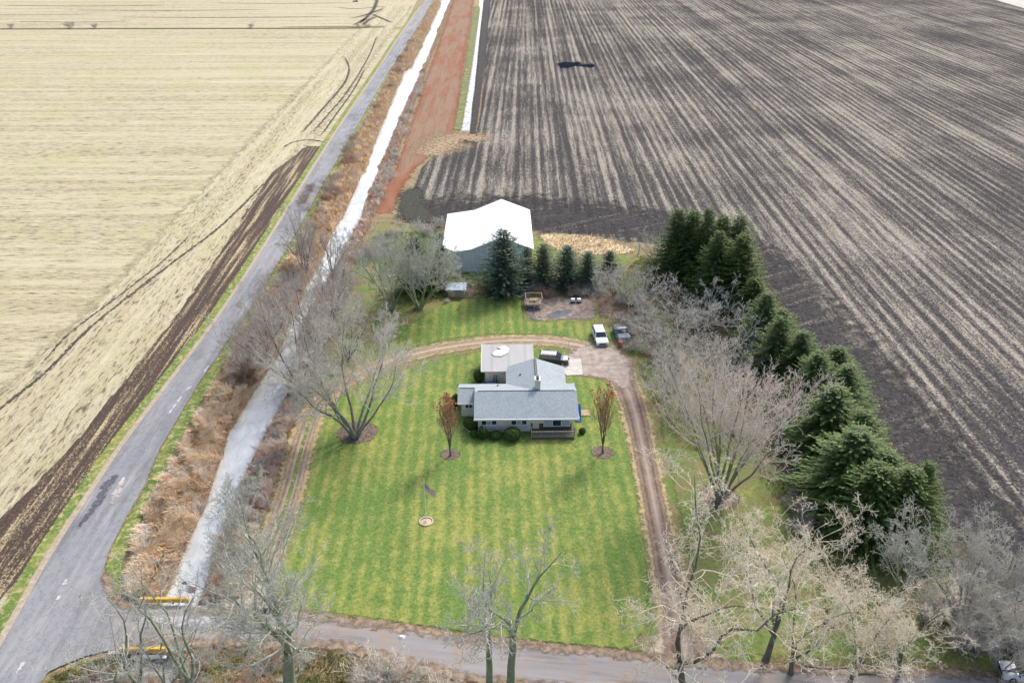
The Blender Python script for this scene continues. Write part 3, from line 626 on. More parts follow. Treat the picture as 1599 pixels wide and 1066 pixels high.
MAT['brown'] = m_siding('mat_brown_siding', (0.13, 0.10, 0.075)); MAT['deck'] = plain('mat_deck', (0.13, 0.12, 0.09), 0.85, var=.2, scale=5)
MAT['greywood'] = plain('mat_grey_wood', (0.32, 0.29, 0.24), 0.85, var=.2, scale=6, bump=.3); MAT['wood'] = plain('mat_wood', (0.50, 0.38, 0.24), 0.8, var=.18, scale=4, bump=.3)
MAT['glass'] = plain('mat_window_glass', (0.035, 0.055, 0.075), 0.06, var=.3, scale=1.2, spec=.8); MAT['curtain'] = plain('mat_curtain', (0.45, 0.52, 0.55), .5, var=.1)
MAT['dark'] = plain('mat_dark', (0.03, 0.03, 0.032), 0.6, var=.2); MAT['tyre'] = plain('mat_tyre', (0.02, 0.02, 0.02), 0.85, var=.1); MAT['rim'] = plain('mat_rim', (0.42, 0.43, 0.45), 0.35, metal=.7)
MAT['carwhite'] = plain('mat_car_white', (0.78, 0.79, 0.80), 0.25, var=.03, spec=.6); MAT['carblack'] = plain('mat_car_black', (0.03, 0.033, 0.045), 0.2, var=.1, spec=.7)
MAT['carsilver'] = plain('mat_car_silver', (0.42, 0.44, 0.46), 0.3, var=.06, spec=.7); MAT['carblue'] = plain('mat_faded_blue', (0.10, 0.16, 0.22), 0.5, var=.2); MAT['carroof'] = plain('mat_dusty_grey', (0.34, 0.38, 0.43), .6, var=.15)
MAT['lamp'] = plain('mat_headlight', (0.75, 0.76, 0.74), 0.15, var=.05, spec=.8); MAT['red'] = plain('mat_red', (0.42, 0.06, 0.05), .5, var=.15); MAT['blue'] = plain('mat_blue_plastic', (0.03, 0.12, 0.42), .4, var=.1)
MAT['navy'] = plain('mat_navy_cover', (0.03, 0.05, 0.13), .5, var=.2); MAT['yellow'] = plain('mat_yellow_paint', (0.72, 0.42, 0.03), .5, var=.12, scale=1.2); MAT['rust'] = plain('mat_rust', (0.13, 0.05, 0.035), .8, var=.2, scale=5)
MAT['steel'] = plain('mat_steel', (0.45, 0.46, 0.46), .4, metal=.6); MAT['paleblue'] = m_metal_sheet('mat_pale_blue_roof', (0.38, 0.52, 0.62), 'X', .6); MAT['slab'] = plain('mat_bridge_concrete', (0.40, 0.38, 0.35), .9, var=.2, bump=.3)
MAT['tarp'] = plain('mat_pale_tarp', (0.56, 0.56, 0.55), .6, var=.08, scale=1.5); MAT['ring'] = plain('mat_pale_block', (0.55, 0.50, 0.42), .9, var=.2, scale=6); MAT['green'] = plain('mat_green_cloth', (0.10, 0.38, 0.26), .8, var=.1)
MAT['fwhite'] = plain('mat_flag_white', (0.78, 0.78, 0.80), .8, var=.03); MAT['fred'] = plain('mat_flag_red', (0.62, 0.12, 0.14), .8, var=.05); MAT['fblue'] = plain('mat_flag_blue', (0.08, 0.14, 0.38), .8, var=.05)

# ------------------------------------------------------------------ house
def win(mb_list, parent, x0, x1, z0, z1, y, n, curt=()):
    """n-light window in a wall that faces the camera (-Y)"""
    f = MB(); t = 0.09
    f.box(((x0 + x1) / 2, y - 0.04, z1 + t / 2), (x1 - x0 + 2 * t, 0.12, t)).box(((x0 + x1) / 2, y - 0.06, z0 - t / 2), (x1 - x0 + 2 * t, 0.16, t))
    wd = (x1 - x0) / n
    for i in range(n + 1): f.box((x0 + i * wd, y - 0.04, (z0 + z1) / 2), (t, 0.117, z1 - z0))
    fr = f.build('window', MAT['white'], parent)
    for i in range(n):
        MB().box((x0 + (i + .5) * wd, y - 0.012, (z0 + z1) / 2), (wd - t, 0.03, z1 - z0)).build('pane', MAT['curtain' if i in curt else 'glass'], fr)
def gable_roof(mb, x0, x1, y0, y1, ze, zr, t=0.16, axis='x'):
    """closed roof slab pair; axis = ridge direction"""
    if axis == 'x':
        ym = (y0 + y1) / 2; prof = [(y0, ze), (ym, zr), (y1, ze), (y1, ze - t), (ym, zr - t), (y0, ze - t)]; mb.prism(prof, 'x', x0, x1)
    else:
        xm = (x0 + x1) / 2; prof = [(x0, ze), (xm, zr), (x1, ze), (x1, ze - t), (xm, zr - t), (x0, ze - t)]; mb.prism(prof, 'y', y0, y1)
house = thing('ranch_house', 'cream ranch house with grey shingle roofs, a railed front porch and a flat-roofed workshop', 'house', (3.4, 104.6, 0))
HO = Vector((3.4, 104.6, 0))
def hb(mbx, name, mat, parent=house, **k):
    o = mbx.build(name, mat, parent, **k)
    if parent is house: o.location = -HO
    return o
m = MB(); m.box((0.4, 104.6, 1.85), (7.2, 8.2, 1.3)).box((6.9, 104.7, 1.85), (5.8, 8.0, 1.297))
m.prism([(100.51, 2.45), (108.69, 2.45), (104.6, 3.9)], 'x', -3.19, 9.79)
m.box((-4.4, 106.75, 1.85), (2.5, 4.4, 1.296)); m.prism([(104.6, 2.45), (108.9, 2.45), (106.75, 3.2)], 'x', -5.64, -3.2)
hb(m, 'wall', MAT['cream'])
m = MB(); m.box((0.4, 104.6, 0.6), (7.26, 8.26, 1.2)).box((-4.42, 106.75, 0.6), (2.5, 4.46, 1.198)); hb(m, 'stone_base', MAT['stone'])
m = MB(); m.box((6.93, 104.7, 0.6), (5.8, 8.06, 1.19)); hb(m, 'porch_wall', MAT['brown'])
m = MB(); m.box((5.1, 111.3, 1.2), (8.0, 5.0, 2.4)); m.prism([(1.11, 2.41), (9.09, 2.41), (5.1, 3.85)], 'y', 109.0, 113.7); hb(m, 'garage_wall', MAT['cream'])
m = MB(); gable_roof(m, -3.75, 10.6, 99.8, 109.35, 2.52, 4.12); hb(m, 'roof', MAT['shingle'])
m = MB(); gable_roof(m, -6.15, -3.4, 103.95, 109.33, 2.53, 3.42); hb(m, 'side_wing_roof', MAT['shingle'])
m = MB(); gable_roof(m, 0.7, 9.5, 105.0, 114.3, 2.56, 4.05, axis='y'); hb(m, 'garage_roof', MAT['shingle'])
m = MB(); m.box((4.98, 109.9, 4.075), (0.10, 8.4, 0.06)).box((5.22, 109.9, 4.075), (0.10, 8.4, 0.06)); m.box((3.5, 104.62, 4.12), (13.6, 0.16, 0.06)); m.box((-4.9, 106.65, 3.43), (2.2, 0.14, 0.05)); hb(m, 'ridge_cap', MAT['dark'])
m = MB(); m.box((3.42, 99.74, 2.42), (14.4, 0.1, 0.22)).box((10.62, 104.58, 2.5), (0.06, 9.6, 0.16)).box((-4.75, 103.9, 2.43), (2.8, 0.1, 0.18)); hb(m, 'gutter', MAT['white'])
ch = MB().box((5.15, 105.7, 4.4), (0.75, 1.15, 2.0)).box((5.15, 105.7, 5.42), (0.9, 1.3, 0.12)); cho = hb(ch, 'chimney', MAT['stone'])
MB().box((5.15 , 105.45, 5.6), (0.34, 0.34, 0.3)).build('flue', MAT['dark'], cho); MB().box((5.15, 105.98, 5.56), (0.34, 0.34, 0.24)).build('flue', MAT['dark'], cho)
for c_, d_ in (((2.8, 110.6, 3.33), (0.24, 0.3, 0.2)), ((-0.5, 107.9, 3.05), (0.22, 0.22, 0.22)), ((4.3, 106.4, 3.55), (0.6, 0.2, 0.14))): hb(MB().box(c_, d_), 'roof_vent', MAT['dark'])
# the flat-roofed workshop joined to the back
m = MB().box((1.05, 117.2, 1.25), (6.9, 6.9, 2.5)); hb(m, 'workshop_wall', MAT['cream'])
m = MB(); m.prism([(113.1, 2.42), (120.9, 2.86), (120.9, 3.02), (113.1, 2.58)], 'x', -2.95, 5.05); fr = hb(m, 'workshop_roof', MAT['flatroof'])
hb(MB().prism([(113.05, 2.36), (113.13, 2.36), (113.13, 2.60), (113.05, 2.60)], 'x', -3.0, 5.1).prism([(113.1, 2.34), (120.95, 2.8), (120.95, 3.04), (113.1, 2.6)], 'x', -3.03, -2.96), 'workshop_fascia', MAT['white'])
tp = MB(); zt = lambda y: 2.60 + (y - 113.1) * 0.0564 + 0.03
pp = [(-1.5, 118.0), (-1.1, 117.2), (0.1, 117.1), (1.2, 118.2), (1.35, 119.6), (0.6, 120.3), (-0.6, 119.7), (0.1, 119.2), (-0.7, 118.9)]
tp.loft([[(x, y, zt(y)) for x, y in pp], [(x * .96, y + .02, zt(y) + 0.07) for x, y in pp]]); hb(tp, 'roof_patch', MAT['tarp'])
hb(MB().box((-1.0, 113.68, 0.7), (1.6, 0.1, 1.4)).box((1.0, 113.7, 1.1), (0.9, 0.08, 2.0)), 'workshop_door', MAT['stone'])
# windows
win(None, house, -2.75, -0.65, 1.12, 2.1, 100.5, 3, (1,)); win(None, house, 1.35, 3.5, 1.12, 2.1, 100.5, 3, (1,)); win(None, house, 5.85, 9.45, 0.85, 1.95, 100.66, 3, (0, 2))
win(None, house, -5.1, -4.1, 1.45, 2.15, 104.52, 2)
for o in house.children:
    if o.name.startswith('window'): o.location = -HO
m = MB().box((4.75, 100.66, 1.25), (0.9, 0.08, 2.0)); d = hb(m, 'front_door', MAT['cream']); MB().box((5.1, 100.59, 1.2), (.06, .06, .12)).build('handle', MAT['steel'], d)
m = MB().box((9.17, 112.0, 1.1), (0.1, 3.2, 2.1)); [m.box((9.2, 112.0, z), (0.1, 3.1, 0.03)) for z in (0.6, 1.1, 1.6)]; hb(m, 'garage_door', MAT['white'])
m = MB().box((7.0, 99.53, 0.2), (5.9, 2.2, 0.4)); hb(m, 'porch_deck', MAT['deck'])
m = MB()
for x, y0, y1 in ((4.07, 98.45, 100.4),): m.box((x, (y0 + y1) / 2, 1.3), (.07, y1 - y0, .07))
m.box((7.0, 98.45, 1.3), (5.9, 0.09, 0.08)).box((7.0, 98.45, 0.55), (5.9, 0.05, 0.06)).box((9.93, 99.4, 1.3), (.07, 1.9, .07))
for i in range(40): m.box((4.1 + i * 0.149, 98.452, 0.92), (0.03, 0.03, 0.72))
for i in range(7): m.box((4.07, 98.6 + i * 0.3, 0.92), (0.03, 0.03, 0.72)); m.box((9.93, 98.6 + i * 0.28, 0.92), (0.03, 0.03, 0.72))
hb(m, 'porch_railing', MAT['greywood'])
for x, y in ((4.07, 98.45), (9.93, 98.45), (9.72, 100.3)): hb(MB().box((x, y, 1.2), (0.12, 0.12, 2.38 if y > 99 else 1.1 * 1.5)), 'porch_post', MAT['white' if y > 99 else 'greywood'])

# ------------------------------------------------------------------ barn
barn = thing('pole_barn', 'large grey-sided barn with a white metal roof, behind the spruces', 'barn', (0, 168, 0)); BO = Vector((0, 168, 0))
def bb(mbx, name, mat, **k):
    o = mbx.build(name, mat, barn, **k); o.location = -BO; return o
m = MB()
m.prism([(-5.4, 0), (6.1, 0), (6.1, 4.75), (0.3, 7.05), (-5.4, 4.8)], 'y', 157.6, 180.3)
m.loft([[(-5.41, 157.6, 0), (-8.6, 157.6, 0), (-11.2, 160.9, 0), (-11.2, 180.3, 0), (-5.41, 180.3, 0)], [(-5.41, 157.6, 4.78), (-8.6, 157.6, 4.35), (-11.2, 160.9, 3.95), (-11.2, 180.3, 3.95), (-5.41, 180.3, 4.78)]])
bb(m, 'wall', MAT['barnwall'])
m = MB(); m.prism([(-5.5, 4.9), (0.25, 7.3), (6.5, 4.85), (6.5, 4.7), (0.25, 7.15), (-5.5, 4.75)], 'y', 157.2, 180.7)
zl = lambda x: 4.87 + (x + 5.5) * 0.145
ring = [(-5.5, 157.2), (-8.75, 157.2), (-11.5, 160.6), (-11.5, 180.7), (-5.5, 180.7)]
m.loft([[(x, y, zl(x) - .14) for x, y in ring], [(x, y, zl(x)) for x, y in ring]]); bb(m, 'roof', MAT['barnroof'])
m = MB().box((-5.45, 157.56, 2.4), (0.14, 0.1, 4.7)).box((-1.0, 157.55, 0.08), (15.2, 0.08, 0.3)).box((-8.5, 157.55, 2.1), (.1, .08, 4.2)); bb(m, 'trim', MAT['white'])
m = MB().box((-2.6, 157.52, 1.8), (3.4, 0.1, 3.4)); d = bb(m, 'sliding_door', MAT['barnwall']); MB().box((-1.2, 157.43, 1.5), (0.08, 0.08, 0.4)).build('handle', MAT['dark'], d)

# ------------------------------------------------------------------ small buildings and yard things
def place(px, py): X, Y = XY(px, py); return (X, Y, 0)
t = thing('garden_shed', 'small shed with a pale blue corrugated roof left of the big spruce', 'shed', (-8.15, 146.2, 0), R(-2))
MB().box((0, 0, 0.8), (3.0, 2.0, 1.6)).build('wall', MAT['greywood'], t)
MB().prism([(-1.25, 1.62), (1.25, 2.05), (1.25, 2.13), (-1.25, 1.70)], 'x', -1.85, 1.85).build('roof', MAT['paleblue'], t); MB().box((-.6, -1.03, .75), (.8, .06, 1.4)).build('door', MAT['wood'], t)
t = thing('hot_tub', 'round tub under a dark blue domed cover behind the house', 'hot tub', (-1.7, 111.6, 0))
c = [(math.cos(2 * math.pi * i / 20), math.sin(2 * math.pi * i / 20)) for i in range(20)]
MB().loft([[(x * 1.25, y * 1.25, z) for x, y in c] for z in (0, 0.85)]).build('tub', MAT['wood'], t)
MB().loft([[(x * r, y * r, z) for x, y in c] for r, z in ((1.32, 0.85), (1.32, 0.95), (1.0, 1.12), (0.5, 1.22), (0.1, 1.25))]).build('cover', MAT['navy'], t, smooth=True)
t = thing('step_ladder', 'dark A-shaped step ladder standing against the workshop wall', 'ladder', (-0.9, 113.05, 0), R(8))
m = MB()
for s in (-.28, .28): m.tube([(s, -.5, 0), (s * .7, 0, 1.9)], .035, 5).tube([(s, .45, 0), (s * .7, 0, 1.9)], .03, 5)
m.build('frame', MAT['dark'], t); [MB().box((0, -.5 + z / 1.9 * .5, z), (.5, .12, .04)).build('step', MAT['dark'], t) for z in (.35, .7, 1.05, 1.4, 1.75)]
t = thing('antenna_mast', 'thin television antenna mast beside the parked black and silver car', 'antenna', (*XY(886.8, 571), 0))
MB().tube([(0, 0, 0), (0, 0, 4.3)], .035, 6).build('mast', MAT['steel'], t)
m = MB().tube([(-1.1, 0, 4.25), (0.3, 0, 4.25)], .02, 4); [m.tube([(-1.0 + i * .22, -.6 + .05 * i, 4.27), (-1.0 + i * .22, .6 - .05 * i, 4.27)], .014, 4) for i in range(6)]; m.build('antenna_array', MAT['steel'], t)
t = thing('playset_frame', 'open weathered wooden platform frame with railings over the dirt basin', 'playset', (*XY(834, 484), 0), R(1))
W = 1.45
for x in (-W, W):
    for y in (0.2, 2.7): MB().box((x, y, 1.1), (.12, .12, 2.2)).build('post', MAT['greywood'], t)
MB().box((0, -.7, .9), (.13, .13, 1.8)).build('post', MAT['greywood'], t)
m = MB()
for i in range(12): m.box((-1.5 + i * .273, 1.45, 1.0), (.2, 2.7, .05))
m.build('platform', MAT['greywood'], t)
m = MB().box((0, .15, 2.1), (3.1, .08, .1)).box((0, 2.78, 2.1), (3.1, .08, .1)).box((-W, 1.45, 2.12), (.08, 2.6, .09)).box((W, 1.45, 2.12), (.08, 2.6, .09)).box((0, .15, 1.3), (3.1, .06, .08))
for i in range(11): m.box((-1.4 + i * .28, 2.76, 1.6), (.05, .04, 1.0))
m.build('railing', MAT['wood'], t)
m = MB().tube([(0, -.7, 1.0), (-.75, .15, 1.9)], .06, 5).tube([(0, -.7, 1.0), (.75, .15, 1.9)], .06, 5); m.build('brace', MAT['wood'], t)
MB().box((0, 1.5, 1.45), (1.3, .8, .08)).box((0, 1.5, 1.2), (.12, .12, .5)).build('table', MAT['wood'], t)
for i, (x, lab) in enumerate(((894.5, 'small white beehive box on a dark stand, left one of the pair'), (904, 'small white beehive box on a dark stand, right one of the pair'))):
    t = thing('beehive', lab, 'beehive', (*XY(x, 473), 0), 0, 'white hive boxes by the dirt basin')
    MB().box((0, 0, .2), (.75, .6, .4)).build('stand', MAT['dark'], t); MB().box((0, 0, .6), (.6, .55, .4)).box((0, 0, .83), (.68, .62, .06)).build('hive_box', MAT['white'], t)
t = thing('slide', 'bright blue plastic slide leaning against the right gable wall of the house', 'slide', (10.9, 104.0, 0), R(90))
m = MB(); prof = [(-1.3, .1), (-.6, .35), (.6, 1.35), (1.0, 1.55)]
for a, b in zip(prof, prof[1:]): m.loft([[(a[0], -.3, a[1]), (a[0], .3, a[1]), (a[0], .3, a[1] + .08), (a[0], -.3, a[1] + .08)], [(b[0], -.3, b[1]), (b[0], .3, b[1]), (b[0], .3, b[1] + .08), (b[0], -.3, b[1] + .08)]])
m.build('chute', MAT['blue'], t); m = MB()
for s in (-.32, .32): m.tube([(p[0], s, p[1] + .1) for p in prof], .06, 5)
m.build('side_rail', MAT['blue'], t); MB().box((.95, 0, .7), (.08, .6, 1.4)).build('ladder', MAT['steel'], t)
t = thing('wooden_pallet', 'pale wooden pallet lying on the grass at the right side of the house', 'pallet', (*XY(911, 646), 0), R(3))
m = MB(); [m.box((0, -.6 + i * .17, .15), (1.7, .13, .03)) for i in range(9)]; m.build('slats', MAT['wood'], t); m = MB(); [m.box((x, -.0, .07), (.1, 1.5, .13)) for x in (-.75, 0, .75)]; m.build('runner', MAT['wood'], t)
t = thing('plank_edging', 'weathered diagonal edging board at the left end of the front flower bed', 'edging', (*XY(731, 673), 0), 0)
MB().box((0, 0, .1), (2.3, .12, .2), R(-48)).build('board', MAT['wood'], t)
t = thing('rubbish_cart', 'small red barrel cart in front of the old blue vehicle', 'cart', (*XY(969, 541), 0), R(8))
MB().loft([[(x * r, y * r, z) for x, y in c] for r, z in ((.36, .15), (.42, .55), (.42, .95))]).build('drum', MAT['red'], t); MB().tube([(-.3, 0, .2), (.3, 0, .2)], .16, 8).build('wheel', MAT['tyre'], t)
MB().tube([(0, -.3, .9), (0, -.9, 1.05)], .03, 5).build('handle', MAT['steel'], t)

# flagpole
t = thing('flagpole', 'white flagpole standing in a ring of pale stones in the front lawn', 'flagpole', (*XY(665.7, 815), 0))
MB().tube([(0, 0, 0), (0, 0, 6.3)], [.05, .035], 8).build('pole', MAT['white'], t); MB().loft([[(x * r, y * r, z) for x, y in c] for r, z in ((.02, 6.28), (.08, 6.36), (.02, 6.45))]).build('finial', MAT['wood'], t)
def flag(parent_name, label, loc, L, H, rot, droop):
    nu, nv = 26, 13; V = []
    for j in range(nv + 1):
        for i in range(nu + 1):
            u, v = i / nu, j / nv
            V.append((u * L * (1 - .35 * droop), 0.09 * math.sin(u * 9 + v * 2) * u + .04, -v * H - u * L * droop))
    F = []; M = []
    for j in range(nv):
        for i in range(nu):
            F.append((j * (nu + 1) + i, j * (nu + 1) + i + 1, (j + 1) * (nu + 1) + i + 1, (j + 1) * (nu + 1) + i))
            if j < 7 and i < 11: M.append(0 if (i % 2 == 1 and j % 2 == 1 and 0 < i < 10) else 2)
            else: M.append(1 if j % 2 == 0 else 0)
    o = link(parent_name, np_mesh(parent_name, V, F, [MAT['fwhite'], MAT['fred'], MAT['fblue']], True, M)); o.location = loc; o.rotation_euler = (0, 0, rot)
    tag(o, label, 'flag'); return o
fx, fy = XY(665.7, 815); flag('flag', 'faded striped flag with blue starred canton hanging from the lawn flagpole', (fx + .03, fy, 5.55), 1.5, .85, R(-12), .62)
t = thing('stone_ring', 'ring of pale edging blocks around the foot of the flagpole', 'edging', (fx, fy, 0))
m = MB()
for i in range(18):
    a = 2 * math.pi * i / 18; m.box((.78 * math.cos(a), .78 * math.sin(a), .1), (.13, .25, .18), a)
m.build('blocks', MAT['ring'], t)
t = thing('flower_bed', 'small round patch of dead stems inside the stone ring', 'flower bed', (fx, fy, 0))
MB().loft([[(x * r, y * r, z) for x, y in c] for r, z in ((.7, .06), (.6, .1), (.1, .13))]).build('soil', MAT['wood'], t)
# flag by the bridge
X, Y = XY(301, 934)
t = thing('leaning_flag_stake', 'thin stake with green pennant and striped flag by the far yellow guardrail', 'flag', (X, Y, 0))
MB().tube([(0.1, 0, 0), (-.35, .1, 2.3)], .025, 5).build('stake', MAT['steel'], t)
m = MB(); m.loft([[(-.38, .1, 2.3), (-.36, .13, 2.3), (-.29, .13, 1.85), (-.31, .1, 1.85)], [(-.85, .05, 2.2), (-.83, .08, 2.2), (-.72, .08, 1.9), (-.74, .05, 1.9)]]); m.build('pennant', MAT['green'], t)
m = MB()
for i in range(7):
    m.cur = i % 2; x = -.12 + i * .09
    m.loft([[(x, .05, 1.75 - .03 * i), (x + .09, .05, 1.75 - .03 * i), (x + .09, .08, 1.75 - .03 * i), (x, .08, 1.75 - .03 * i)], [(x - .22, .0, .75), (x - .13, .0, .75), (x - .13, .03, .75), (x - .22, .03, .75)]])
m.build('striped_cloth', [MAT['fred'], MAT['fwhite']], t)
# number sign
X, Y = XY(421, 955); t = thing('house_number_sign', 'pale stone block carrying the big black number 305 beside the gravel drive mouth', 'sign', (X, Y, 0), R(4))
MB().box((0, 0.12, .35), (1.45, .35, .7)).build('block', MAT['ring'], t, bevel=.05)
seg = {'3': 'abgcd', '0': 'abcdef', '5': 'afgcd'}
for k, chh in enumerate('305'):
    m = MB(); x = -.45 + k * .45; w2, h2 = .15, .22; zc = .38; tt = .075
    S = {'a': ((x, zc + h2), (2 * w2, tt)), 'g': ((x, zc), (2 * w2, tt)), 'd': ((x, zc - h2), (2 * w2, tt)), 'b': ((x + w2, zc + h2 / 2), (tt, h2)), 'c': ((x + w2, zc - h2 / 2), (tt, h2)), 'f': ((x - w2, zc + h2 / 2), (tt, h2)), 'e': ((x - w2, zc - h2 / 2), (tt, h2))}
    for q in seg[chh]:
        (a, b), (d1, d2) = S[q]; m.box((a, -.09 - .001 * 'abcdefg'.index(q), b), (d1 + .02, .05, d2 + .02))
    m.build('digit', MAT['dark'], t)
# bridge and guardrails
t = thing('bridge', 'short concrete bridge carrying the side road over the ditch', 'bridge', (*XY(245, 975), 0))
o0 = Vector(t.location)
a, b = XY(200, 946), XY(325, 946); c2, d2 = XY(290, 1016), XY(168, 1022)
m = MB(); m.prism([tuple(Vector(p) - o0.xy) for p in (a, b, c2, d2)], 'z', -.42, .12); m.build('deck', MAT['slab'], t)
for p, q in ((a, d2), (b, c2)):
    s = .45 if p is a else -.45; pts = [Vector(p) - o0.xy, Vector(q) - o0.xy]
    MB().prism([tuple(pts[0]), tuple(pts[0] + Vector((s, 0))), tuple(pts[1] + Vector((s, 0))), tuple(pts[1])], 'z', -2.4, -.43).build('abutment', MAT['slab'], t)
for (xa, xb, yb, lab) in ((221, 297, 943, 'yellow box guardrail on the far side of the bridge, next to the flag stake'), (189, 262, 1021, 'yellow box guardrail on the near side of the bridge above a pale concrete lip')):
    A, B = XY(xa, yb), XY(xb, yb); Lg = B[0] - A[0]
    t = thing('guardrail', lab, 'guardrail', ((A[0] + B[0]) / 2, (A[1] + B[1]) / 2, 0.1), math.atan2(B[1] - A[1], B[0] - A[0]), 'yellow guardrails on the bridge')
    m = MB(); m.box((0, 0, .72), (Lg, .34, .12)).box((0, -.14, .48), (Lg, .06, .42)).box((0, -.18, .62), (Lg, .05, .08)).box((0, -.18, .36), (Lg, .05, .08)); m.build('rail', MAT['yellow'], t, bevel=.015)
    for i in range(4): MB().box((-Lg / 2 + .3 + i * (Lg - .6) / 3, .05, .3), (.15, .15, .75)).build('post', MAT['dark' if i % 3 else 'yellow'], t)
    if yb > 1000: MB().box((.6, -.45, .0), (Lg * .75, .35, .16)).build('concrete_lip', MAT['tarp'], t)
# rusty pipe line along the field edge
def world_bar(mb, p, q, r, o): mb.tube([Vector(p) - o, Vector(q) - o], r, 6)
A = Vector(P(1197, 439, 1.6)); B = Vector(P(1264, 538, 0.9)); t = thing('rusty_auger', 'long thin rusty auger tube resting beside the field edge behind the evergreen row', 'auger', (A.x, A.y, 0)); o0 = Vector((A.x, A.y, 0))
m = MB(); world_bar(m, A, B, .09, o0); m.build('tube', MAT['rust'], t)
C1 = Vector(P(1208, 463, .5)); m = MB(); world_bar(m, A, C1, .08, o0); world_bar(m, C1, C1 + Vector((1.0, -2.5, .4)), .06, o0); m.build('strut', MAT['dark'], t)
for dx in (-.5, .5):
    q = C1 - o0 + Vector((dx, 0, -.1)); MB().tube([q - Vector((.08, 0, 0)), q + Vector((.08, 0, 0))], .4, 14).build('wheel', MAT['tyre'], t)
tag(MB().loft([[(x * r * 1.2, y * r, z) for x, y in c[::2]] for r, z in ((.3, 0), (.34, .15), (.15, .32))]).build('roadside_stone', MAT['tarp']), 'small white stone on the shoulder of the side road below the front lawn', 'stone').location = (*XY(627, 996), 0)
tag(MB().box((0, 0, .3), (3.4, 1.2, .6)).box((.7, 0, .75), (1.2, 1.0, .5)).build('farm_wagon', MAT['navy'], None), 'tiny dark blue wagon far off in the pale field at the top edge', 'wagon').location = (*XY(555, 3), 0)
# dead snag
t = thing('dead_snag', 'short bleached dead trunk standing at the right end of the dry grass', 'tree stump', (*XY(997, 397), 0)); MB().tube([(0, 0, 0), (.1, 0, 1.5), (0, .1, 2.6)], [.2, .15, .08], 7).build('trunk', MAT['tarp'], t); MB().tube([(.08, 0, 1.4), (.6, 0, 2.2)], [.08, .03], 5).tube([(0.05, 0, 1.9), (-.4, .1, 2.5)], [.07, .03], 5).build('branch', MAT['tarp'], t)

# ------------------------------------------------------------------ vehicles (heading +X in their own frame)
def vehicle(name, label, cat, loc, rot, L, W, H, body, roofm, kind='suv'):
    t = thing(name, label, cat, loc, rot); hw = W / 2; g = .28
    if kind == 'pickup': low = [(-L / 2, g + .15), (L / 2, g + .1), (L / 2, .95), (L / 2 - .15, 1.08), (L * .16, 1.18), (-L / 2, 1.15)]
    else: low = [(-L / 2, g + .12), (L / 2, g + .05), (L / 2, .78), (L / 2 - .2, .95), (L * .22, 1.08), (-L / 2, 1.1)]
    m = MB(); n = len(low); rings = []
    for s, k in ((-hw, .93), (-hw + .1, 1), (hw - .1, 1), (hw, .93)): rings.append([(x * (1 if k == 1 else .985), s, z if k == 1 else .3 + (z - .3) * .93) for x, z in low])
    m.loft(rings); m.build('body', body, t, bevel=.03)
    if kind == 'pickup': x0, x1, x2, x3 = -L * .10, -L * .06, L * .09, L * .22
    elif kind == 'cap': x0, x1, x2, x3 = -L * .47, -L * .45, L * .08, L * .22
    else: x0, x1, x2, x3 = -L * .49, -L * .43, L * .08, L * .25
    zb = 1.08; zt = H; ins = .2
    cab_b = [(x0, -hw + .06), (x3, -hw + .06), (x3, hw - .06), (x0, hw - .06)]; cab_t = [(x1, -hw + ins), (x2, -hw + ins), (x2, hw - ins), (x1, hw - ins)]
    MB().loft([[(x, y, zb - .05) for x, y in cab_b], [(x, y, zt - .07) for x, y in cab_t]]).build('cabin', MAT['glass'], t, bevel=.02)
    MB().loft([[(x, y, zt - .09) for x, y in cab_t], [(x * .99, y * .95, zt) for x, y in cab_t]]).build('roof_panel', roofm, t, bevel=.03)
    # pillars
    for (bx, tx) in ((x0, x1), ((x0 + x3) / 2 - .1, (x1 + x2) / 2 - .05), (x3, x2)):
        for s in (-1, 1): MB().tube([(bx, s * (hw - .05), zb - .05), (tx, s * (hw - ins + .01), zt - .06)], .045, 4).build('pillar', body, t)
    wx = L * .31
    for x in (-wx, wx):
        for s in (-1, 1):
            o = MB().tube([(x, s * (hw - .2), .35), (x, s * (hw + .02), .35)], .35, 16).build('wheel', MAT['tyre'], t); MB().tube([(x, s * (hw - .02), .35), (x, s * (hw + .035), .35)], .2, 12).build('rim', MAT['rim'], o)
    for s in (-1, 1):
        MB().box((L / 2 - .02, s * (hw - .28), .82), (.1, .38, .16)).build('headlight', MAT['lamp'], t, bevel=.02); MB().box((-L / 2 + .02, s * (hw - .12), .9), (.08, .16, .3)).build('tail_light', MAT['red'], t)
        MB().box((x3 - .1, s * (hw + .1), 1.12), (.12, .2, .14)).build('mirror', MAT['dark'], t, bevel=.02)
    MB().box((L / 2 + .02, 0, .62), (.06, W * .55, .24)).build('grille', MAT['dark'], t); MB().box((L / 2 + .05, 0, .42), (.14, W * .94, .18)).build('bumper', MAT['rim'], t, bevel=.03); MB().box((-L / 2 - .04, 0, .45), (.14, W * .94, .18)).build('bumper', MAT['rim'], t, bevel=.03)
    if kind == 'pickup': MB().box((-L * .30, 0, 1.165), (L * .36, W - .3, .04)).build('bed', MAT['dark'], t); MB().box((-L * .1 - .2, 0, 1.3), (.06, W - .3, .28)).build('rack', body, t)
    if kind == 'suv': m = MB(); [m.tube([(x1 + .2, s * (hw - ins - .08), zt + .05), (x2 - .2, s * (hw - ins - .08), zt + .05)], .025, 5) for s in (-1, 1)]; m.build('roof_rail', MAT['dark'], t)
    return t
X, Y = XY(936.5, 531); vehicle('pickup_truck', 'white pickup truck facing the camera at the end of the gravel drive', 'pickup truck', (X, Y, 0), R(-86), 5.3, 2.0, 1.75, MAT['carwhite'], MAT['carwhite'], 'cap')
t = bpy.data.objects['pickup_truck']; MB().box((-2.52, 0, 1.28), (.5, 1.5, .3)).build('tailgate_gap', MAT['dark'], t)
